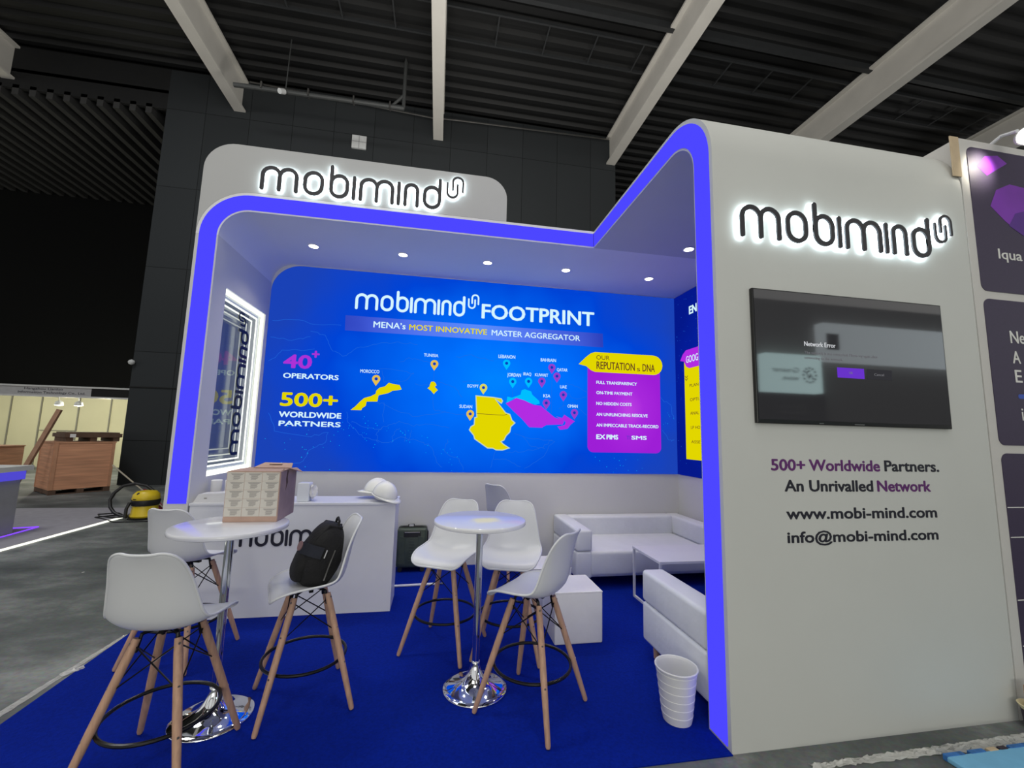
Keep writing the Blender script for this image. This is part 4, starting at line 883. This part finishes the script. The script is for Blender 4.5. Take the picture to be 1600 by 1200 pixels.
p2 = obj('graphic_panel', MB().prism(rrect(3.625, 6.9, 1.652, 2.645, 0.05), NP, 0, 0.004), 'neigh_purple', t, True)
b = MB(); b.text('Ne', NP, 3.818, 2.345, 0.13, 0.085, 0.018, w=0.0046); b.text('A', NP, 3.818, 2.205, 0.07, 0.085, 0.018, w=0.0046); b.text('E', NP, 3.822, 2.075, 0.06, 0.085, 0.018, w=0.0046); b.text('i', NP, 3.842, 1.82, 0.014, 0.085, 0.0, w=0.0046)
obj('panel_lettering', b, 'neigh_text', p2, True)
obj('blue_rule', MB().prism(rrect(3.83, 4.4, 1.965, 1.995, 0.014), NP, 0.0046, 0.005), 'neigh_blue', p2, True)
p3 = obj('graphic_panel', MB().prism(rrect(3.628, 6.9, 0.2, 1.60, 0.05), NP, 0, 0.004), 'neigh_purple', t, True)
for z in (1.256, 1.07, 0.69, 0.42): obj('rule_line', MB().box(3.63, 6.9, 2.15, 2.1518, z - 0.003, z + 0.003), 'neigh_text', p3, True)
t = thing('spotlight', 'bright spotlight on an arm above the purple neighbouring panels', 'spotlight', (3.90, 1.95, 3.75))
SP = Matrix.Translation((3.85, 1.96, 3.74)) @ Matrix.Rotation(math.radians(-62), 4, 'X') @ Matrix.Rotation(math.radians(38), 4, 'Y')
obj('head', MB().lathe([(0.03, 0.09), (0.05, 0.06), (0.062, 0.0), (0.056, 0.0), (0.045, 0.05)], T=SP, seg=24), 'white_metal', t, True, smooth=True)
obj('lens', MB().lathe([(0.056, 0.006), (0.0, 0.004)], T=SP, seg=24), 'spot_face', t, True)
obj('arm', MB().tube([(3.87, 2.02, 3.82), (3.9, 2.12, 3.86), (3.9, 2.2, 3.83)], 0.012, 8), 'white_metal', t, True)
d = bpy.data.lights.new('spotlight_beam', 'SPOT'); d.energy = 16; d.color = (1.0, 0.93, 0.78); d.spot_size = math.radians(75); d.spot_blend = 0.8; d.shadow_soft_size = 0.05
lo = bpy.data.objects.new('spotlight_beam', d); COL.objects.link(lo); lo.location = (3.79, 1.98, 3.70); lo.rotation_euler = (Vector((3.74, 2.156, 3.62)) - Vector((3.79, 1.98, 3.70))).to_track_quat('-Z', 'Y').to_euler()
t = thing('waste_pot', 'dark pot with cream rim and cardboard at the foot of the purple partition', 'pot', (3.53, 2.065, 0))
obj('pot', MB().lathe([(0.05, 0.0), (0.062, 0.11), (0.055, 0.11)], (3.53, 2.065, 0), 32), 'cup_dark', t, True, smooth=True)
obj('rim', MB().lathe([(0.06, 0.108), (0.075, 0.135), (0.07, 0.137), (0.05, 0.11)], (3.53, 2.065, 0), 32), 'cup_cream', t, True, smooth=True)
obj('cardboard', MB().box(3.50, 3.565, 2.04, 2.095, 0.10, 0.24), 'brown_card', t, True)

# packaging lying at the front of the tower
def film_strip(nm, lab, pts0, pts1, z, amp, seed, n=40, m=8):
    r = random.Random(seed); vs = []
    for i in range(n + 1):
        a = Vector(pts0[0]).lerp(Vector(pts0[1]), i / n); b = Vector(pts1[0]).lerp(Vector(pts1[1]), i / n)
        for k in range(m + 1):
            p = a.lerp(b, k / m); vs.append((p.x + r.uniform(-1, 1) * amp * 0.5, p.y + r.uniform(-1, 1) * amp * 0.5, z + r.random() * amp * 1.4 * math.sin(PI * min(1, (k + 0.2) / m))))
    return tag(obj(nm, MB().add(vs, [(i * (m + 1) + k, i * (m + 1) + k + 1, (i + 1) * (m + 1) + k + 1, (i + 1) * (m + 1) + k) for i in range(n) for k in range(m)]), 'film', solid=0.0008), lab, 'plastic film')
film_strip('plastic_film', 'crumpled clear plastic film on the floor in front of the white tower', ((1.95, 2.035), (3.45, 2.06)), ((1.95, 2.01), (3.45, 1.985)), 0.004, 0.015, 2, 70)
film_strip('plastic_film', 'thin pale plastic strip along the left carpet edge', ((-2.41, 2.3), (-2.345, 3.96)), ((-2.35, 2.3), (-2.315, 3.96)), 0.003, 0.006, 4, 60, 3)
film_strip('plastic_scrap', 'small torn plastic scrap on the left carpet edge', ((-2.37, 3.40), (-2.29, 3.50)), ((-2.33, 3.38), (-2.27, 3.47)), 0.008, 0.016, 9, 8, 4)
t = thing('packing_board', 'light blue packing board with taped edge in front of the white tower', 'board', (3.0, 1.75, 0))
obj('board', MB().box(2.70, 3.6, 1.5, 1.955, 0.001, 0.028), 'blue_board', t, True, bevel=0.006)
for x, w, m in ((2.70, 0.12, 'blue_tape'), (2.86, 0.1, 'blue_tape'), (2.985, 0.06, 'raw_edge'), (3.06, 0.05, 'cup_dark'), (3.13, 0.13, 'blue_tape')): obj('tape', MB().box(x, x + w, 1.948, 1.972, 0.001, 0.031), m, t, True, bevel=0.003)

# ------------------------------------------------------------------ left: neighbouring platform and counter
t = thing('stage_platform', 'low grey platform with a glowing edge line beside the aisle', 'platform', (-8, 6, 0))
obj('deck', MB().box(-13, -5.385, 1.0, 9.5, 0, 0.035), 'platform', t, True)
obj('edge_light', MB().box(-5.385, -5.368, 1.0, 8.74, 0.004, 0.030), 'led_floor', t, True)
t = thing('display_counter', 'grey display counter with a white top and blue light band on the platform', 'counter', (-7, 6, 0.035))
obj('body', MB().box(-8.5, -6.02, 4.5, 7.46, 0.035, 0.80), 'counter_grey', t, True)
obj('light_band', MB().box(-8.5, -5.98, 4.45, 7.48, 0.80, 0.93), 'counter_blue', t, True)
obj('top', MB().box(-8.55, -5.92, 4.4, 7.52, 0.93, 1.0), 'white_gloss', t, True)
nz = MB(); nz.tube([(-5.87, 7.0, 0.047), (-5.955, 7.787, 0.047), (-6.3, 7.69, 0.047)], 0.008, 6)
tag(obj('neon_line', nz, 'neon'), 'purple neon line bent into a point on the grey platform', 'neon light')

# crates, pallet and plank
def crate(lab, A, deg, w, d, h):
    t = thing('wooden_crate', lab, 'crate', (A[0], A[1], 0), math.radians(deg), 'wooden crates')
    obj('panel_body', MB().box(0, w, 0, d, 0.11, h), 'plywood', t)
    bt = MB()
    for y in (0.0, d / 2 - 0.05, d - 0.1): bt.box(0, w, y, y + 0.1, 0.0, 0.02)
    for x in (0.0, w / 2 - 0.06, w - 0.12): bt.box(x, x + 0.12, 0, d, 0.02, 0.11)
    obj('pallet_base', bt, 'old_wood', t)
    ed = MB()
    for x in (0.0, w - 0.06): ed.box(x, x + 0.06, -0.012, 0.0, 0.11, h)
    for y in (0.0, d - 0.06): ed.box(-0.012, 0.0, y, y + 0.06, 0.11, h)
    ed.box(-0.015, w + 0.015, -0.015, d + 0.015, h, h + 0.03)
    obj('batten', ed, 'crate_edge', t)
    return t
crate('plywood crate on a pallet base with a dark pallet lying on top', (-8.57, 11.31), 50, 1.05, 1.05, 1.17)
t = thing('pallet', 'dark weathered pallet lying on top of the plywood crate', 'pallet', (-8.62, 12.1, 1.20), math.radians(50))
obj('deck_board', MB().box(-0.42, 0.62, -0.45, 0.45, 0.10, 0.19), 'old_wood', t)
obj('top_board', MB().box(-0.38, 0.58, -0.40, 0.35, 0.19, 0.22), 'old_wood', t)
for x in (-0.32, 0.10, 0.52): obj('block', MB().box(x - 0.06, x + 0.06, -0.42, 0.42, 0.0, 0.10), 'old_wood', t)
obj('paper_note', MB().box(-0.33, -0.23, -0.456, -0.45, 0.10, 0.18), 'paper', t)
crate('smaller plywood crate at the left edge behind the display counter', (-12.0, 12.35), 8, 1.28, 0.9, 0.99)
T_ = Matrix.Translation((-9.10, 11.05, 0.0)) @ Matrix.Rotation(math.radians(14.5), 4, 'Y') @ Matrix.Rotation(math.radians(-8), 4, 'X')
tag(obj('wooden_plank', MB().box(-0.045, 0.045, -0.03, 0.03, 0.03, 2.02, T=T_), 'plank'), 'brown wooden plank leaning against the big crate', 'plank')

# vacuum cleaner and broom
t = thing('vacuum_cleaner', 'yellow and black drum vacuum cleaner with hose on the aisle floor', 'vacuum cleaner', (-5.03, 8.62, 0))
VL = lambda p: MB().lathe(p, (-5.03, 8.62, 0), 32)
obj('tank', VL([(0.0, 0.035), (0.19, 0.035), (0.205, 0.06), (0.19, 0.10), (0.175, 0.26), (0.0, 0.26)]), 'vac_yellow', t, True, smooth=True)
obj('band', VL([(0.17, 0.225), (0.196, 0.235), (0.208, 0.30), (0.20, 0.33), (0.0, 0.33)]), 'vac_black', t, True, smooth=True)
obj('motor_head', VL([(0.19, 0.325), (0.20, 0.35), (0.185, 0.42), (0.14, 0.47), (0.0, 0.49)]), 'vac_yellow', t, True, smooth=True)
obj('switch', MB().lathe([(0.03, -0.01), (0.03, 0.012), (0.0, 0.016)], T=Matrix.Translation((-5.06, 8.47, 0.435)) @ Matrix.Rotation(math.radians(50), 4, 'X')), 'vac_black', t, True)
obj('name_bar', MB().box(-5.12, -5.0, 8.425, 8.445, 0.345, 0.36), 'vac_black', t, True)
obj('chassis', VL([(0.0, 0.0), (0.21, 0.0), (0.215, 0.03), (0.0, 0.04)]), 'vac_black', t, True)
obj('latch', MB().tube([(-5.17, 8.44, 0.30), (-5.19, 8.41, 0.2), (-5.19, 8.40, 0.04)], 0.025, 8), 'vac_black', t, True)
hs = [(-5.02, 8.80, 0.44), (-5.15, 8.80, 0.54), (-5.32, 8.76, 0.585), (-5.46, 8.70, 0.55), (-5.55, 8.65, 0.44), (-5.575, 8.6, 0.32), (-5.53, 8.56, 0.2), (-5.44, 8.52, 0.12), (-5.33, 8.5, 0.07), (-5.22, 8.5, 0.05)]
obj('hose', MB().tube(hs, 0.026, 10), 'vac_black', t, True, smooth=True)
for k, a in enumerate((0.6, 2.2, 3.9, 5.5)): obj('castor', MB().lathe([(0.02, -0.012), (0.02, 0.012)], T=Matrix.Translation((-5.03 + 0.2 * math.cos(a), 8.62 + 0.2 * math.sin(a), 0.02)) @ Matrix.Rotation(PI / 2, 4, 'X'), seg=14), 'vac_black', t, True)
obj('power_cable', MB().tube([(-5.18, 8.5, 0.05), (-5.4, 8.45, 0.047), (-5.7, 8.6, 0.045), (-5.85, 8.78, 0.045), (-5.6, 8.9, 0.045), (-5.45, 8.75, 0.045), (-5.7, 8.5, 0.045), (-5.5, 8.38, 0.045), (-5.25, 8.25, 0.01), (-4.8, 8.3, 0.01), (-4.5, 8.6, 0.01)], 0.01, 6), 'vac_black', t, True, smooth=True)
t = thing('broom', 'broom with a pale stick and red bristles leaning beside the vacuum cleaner', 'broom', (-5.0, 9.0, 0))
obj('handle', MB().tube([(-5.9, 9.05, 0.88), (-4.85, 9.0, 0.03)], 0.013, 8), 'broom_handle', t, True)
obj('bristles', MB().add([(-5.32, 9.0, 0.46), (-5.10, 9.0, 0.26), (-4.95, 9.02, 0.02), (-5.16, 9.02, 0.02), (-5.30, 9.06, 0.44), (-5.08, 9.06, 0.26), (-4.93, 9.08, 0.02), (-5.14, 9.08, 0.02)], [(0, 1, 2, 3), (4, 7, 6, 5), (0, 4, 5, 1), (1, 5, 6, 2), (2, 6, 7, 3), (3, 7, 4, 0)]), 'broom_red', t, True)

# shell scheme booth in the recess
t = thing('exhibition_stall', 'cream walled empty stall with a grey name fascia in the dark recess', 'stall', (-12, 16, 0))
obj('panel_wall', MB().box(-24, -8.6, 18.4, 18.5, 0, 2.75), 'cream', t, True)
sm = MB()
for x in (-15.5, -14.55, -13.35, -12.3, -16.6, -17.6): sm.box(x - 0.02, x + 0.02, 18.37, 18.4, 0, 2.75)
sm.box(-14.5, -13.35, 18.37, 18.4, 1.32, 1.35)
obj('panel_seam', sm, 'cream_seam', t, True)
fs_ = obj('fascia', MB().box(-24, -10.55, 14.9, 14.95, 2.43, 2.74), 'fascia_grey', t, True)
obj('fascia_trim', MB().box(-24, -8.5, 14.86, 14.9, 2.70, 2.75), 'grille', t, True)
obj('fascia_trim', MB().box(-24, -8.5, 14.86, 14.9, 2.40, 2.45), 'grille', t, True)
obj('dark_fascia', MB().box(-10.55, -8.5, 14.9, 14.95, 2.43, 2.74), 'void_black', t, True)
b = MB(); FP = front(14.9); b.text('Hangzhou Lianluo', FP, -12.3, 2.61, 1.0, 0.07, 0.015, w=0.002); b.text('Information Technology Co., Ltd.', FP, -12.45, 2.50, 1.75, 0.07, 0.015, w=0.002)
obj('name_lettering', b, 'vinyl_dark', fs_, True)
for x in (-11.5, -10.98): 
    hd = obj('lamp_head', MB().lathe([(0.11, -0.05), (0.09, 0.05), (0.03, 0.09)], (x, 15.1, 2.22), 16), 'grille', t, True)
    obj('lamp_lens', MB().lathe([(0.10, -0.055), (0.0, -0.07)], (x, 15.1, 2.22), 16), 'booth_lamp', hd, True)
    obj('lamp_arm', MB().tube([(x, 15.1, 2.3), (x + 0.05, 14.98, 2.45)], 0.012, 6), 'grille', t, True)
for x in (-11.7, -10.6):
    d = bpy.data.lights.new('stall_lamp_beam', 'POINT'); d.energy = 110; d.color = (1.0, 0.97, 0.78); d.shadow_soft_size = 0.1
    lo = bpy.data.objects.new('stall_lamp_beam', d); COL.objects.link(lo); lo.location = (x, 15.6, 2.1)
d = bpy.data.lights.new('stall_lamp_beam', 'POINT'); d.energy = 110; d.color = (1.0, 0.97, 0.78); d.shadow_soft_size = 0.1
lo = bpy.data.objects.new('stall_lamp_beam', d); COL.objects.link(lo); lo.location = (-15.0, 15.8, 2.1)

# ------------------------------------------------------------------ the stand opposite, seen only in the television glass
t = thing('opposite_stand', 'stand across the aisle mirrored dimly in the television glass', 'stand', (8.5, -3.2, 0))
obj('wall_body', MB().box(4.2, 12.6, -3.5, -3.2, 0, 4.6), 'opp_grey', t, True)
obj('dark_front', MB().box(6.3, 7.85, -3.2, -3.05, 0, 2.6), 'opp_dark', t, True)
BK = lambda u, v, w: Vector((-u, -3.0 + w, v))                       # faces +y, u runs to its own right
sg = obj('sign_box', MB().box(6.45, 7.76, -3.2, -3.0, 2.62, 3.40), 'opp_sign', t, True)
b = MB(); b.text('Greener', BK, -7.21, 3.02, 0.63, 0.10, 0.01, w=0.002); b.text('wave.', BK, -7.20, 2.86, 0.40, 0.10, 0.01, w=0.002)
obj('sign_lettering', b, 'opp_blue', sg, True)
b = MB()
for k in range(12):
    a = 2 * PI * k / 12; c = (-7.46 + 0.15 * math.cos(a), 2.98 + 0.15 * math.sin(a)); b.prism(arcpts(*c, 0.025, 0, 330, 8), BK, 0.002, 0.004)
b.ribbon([(-7.54, 2.90), (-7.48, 3.0), (-7.44, 2.92), (-7.38, 3.04), (-7.46, 3.07)], 0.03, BK, 0.002, 0.004)
obj('emblem', b, 'opp_blue', sg, True)
obj('light_band', MB().box(7.85, 12.5, -3.2, -3.0, 3.32, 4.12), 'opp_band', t, True)
obj('blue_square', MB().box(7.92, 8.22, -3.0, -2.99, 3.55, 3.89), 'opp_dark', t, True)
b = MB(); b.text('5G for Private', BK, -7.42, 2.30, 0.68, 0.06, 0.0, w=0.16 - 0.21); b.text('5G Networks', BK, -7.38, 2.19, 0.58, 0.06, 0.0, w=0.16 - 0.21)
obj('small_lettering', b, 'neigh_text', t, True)
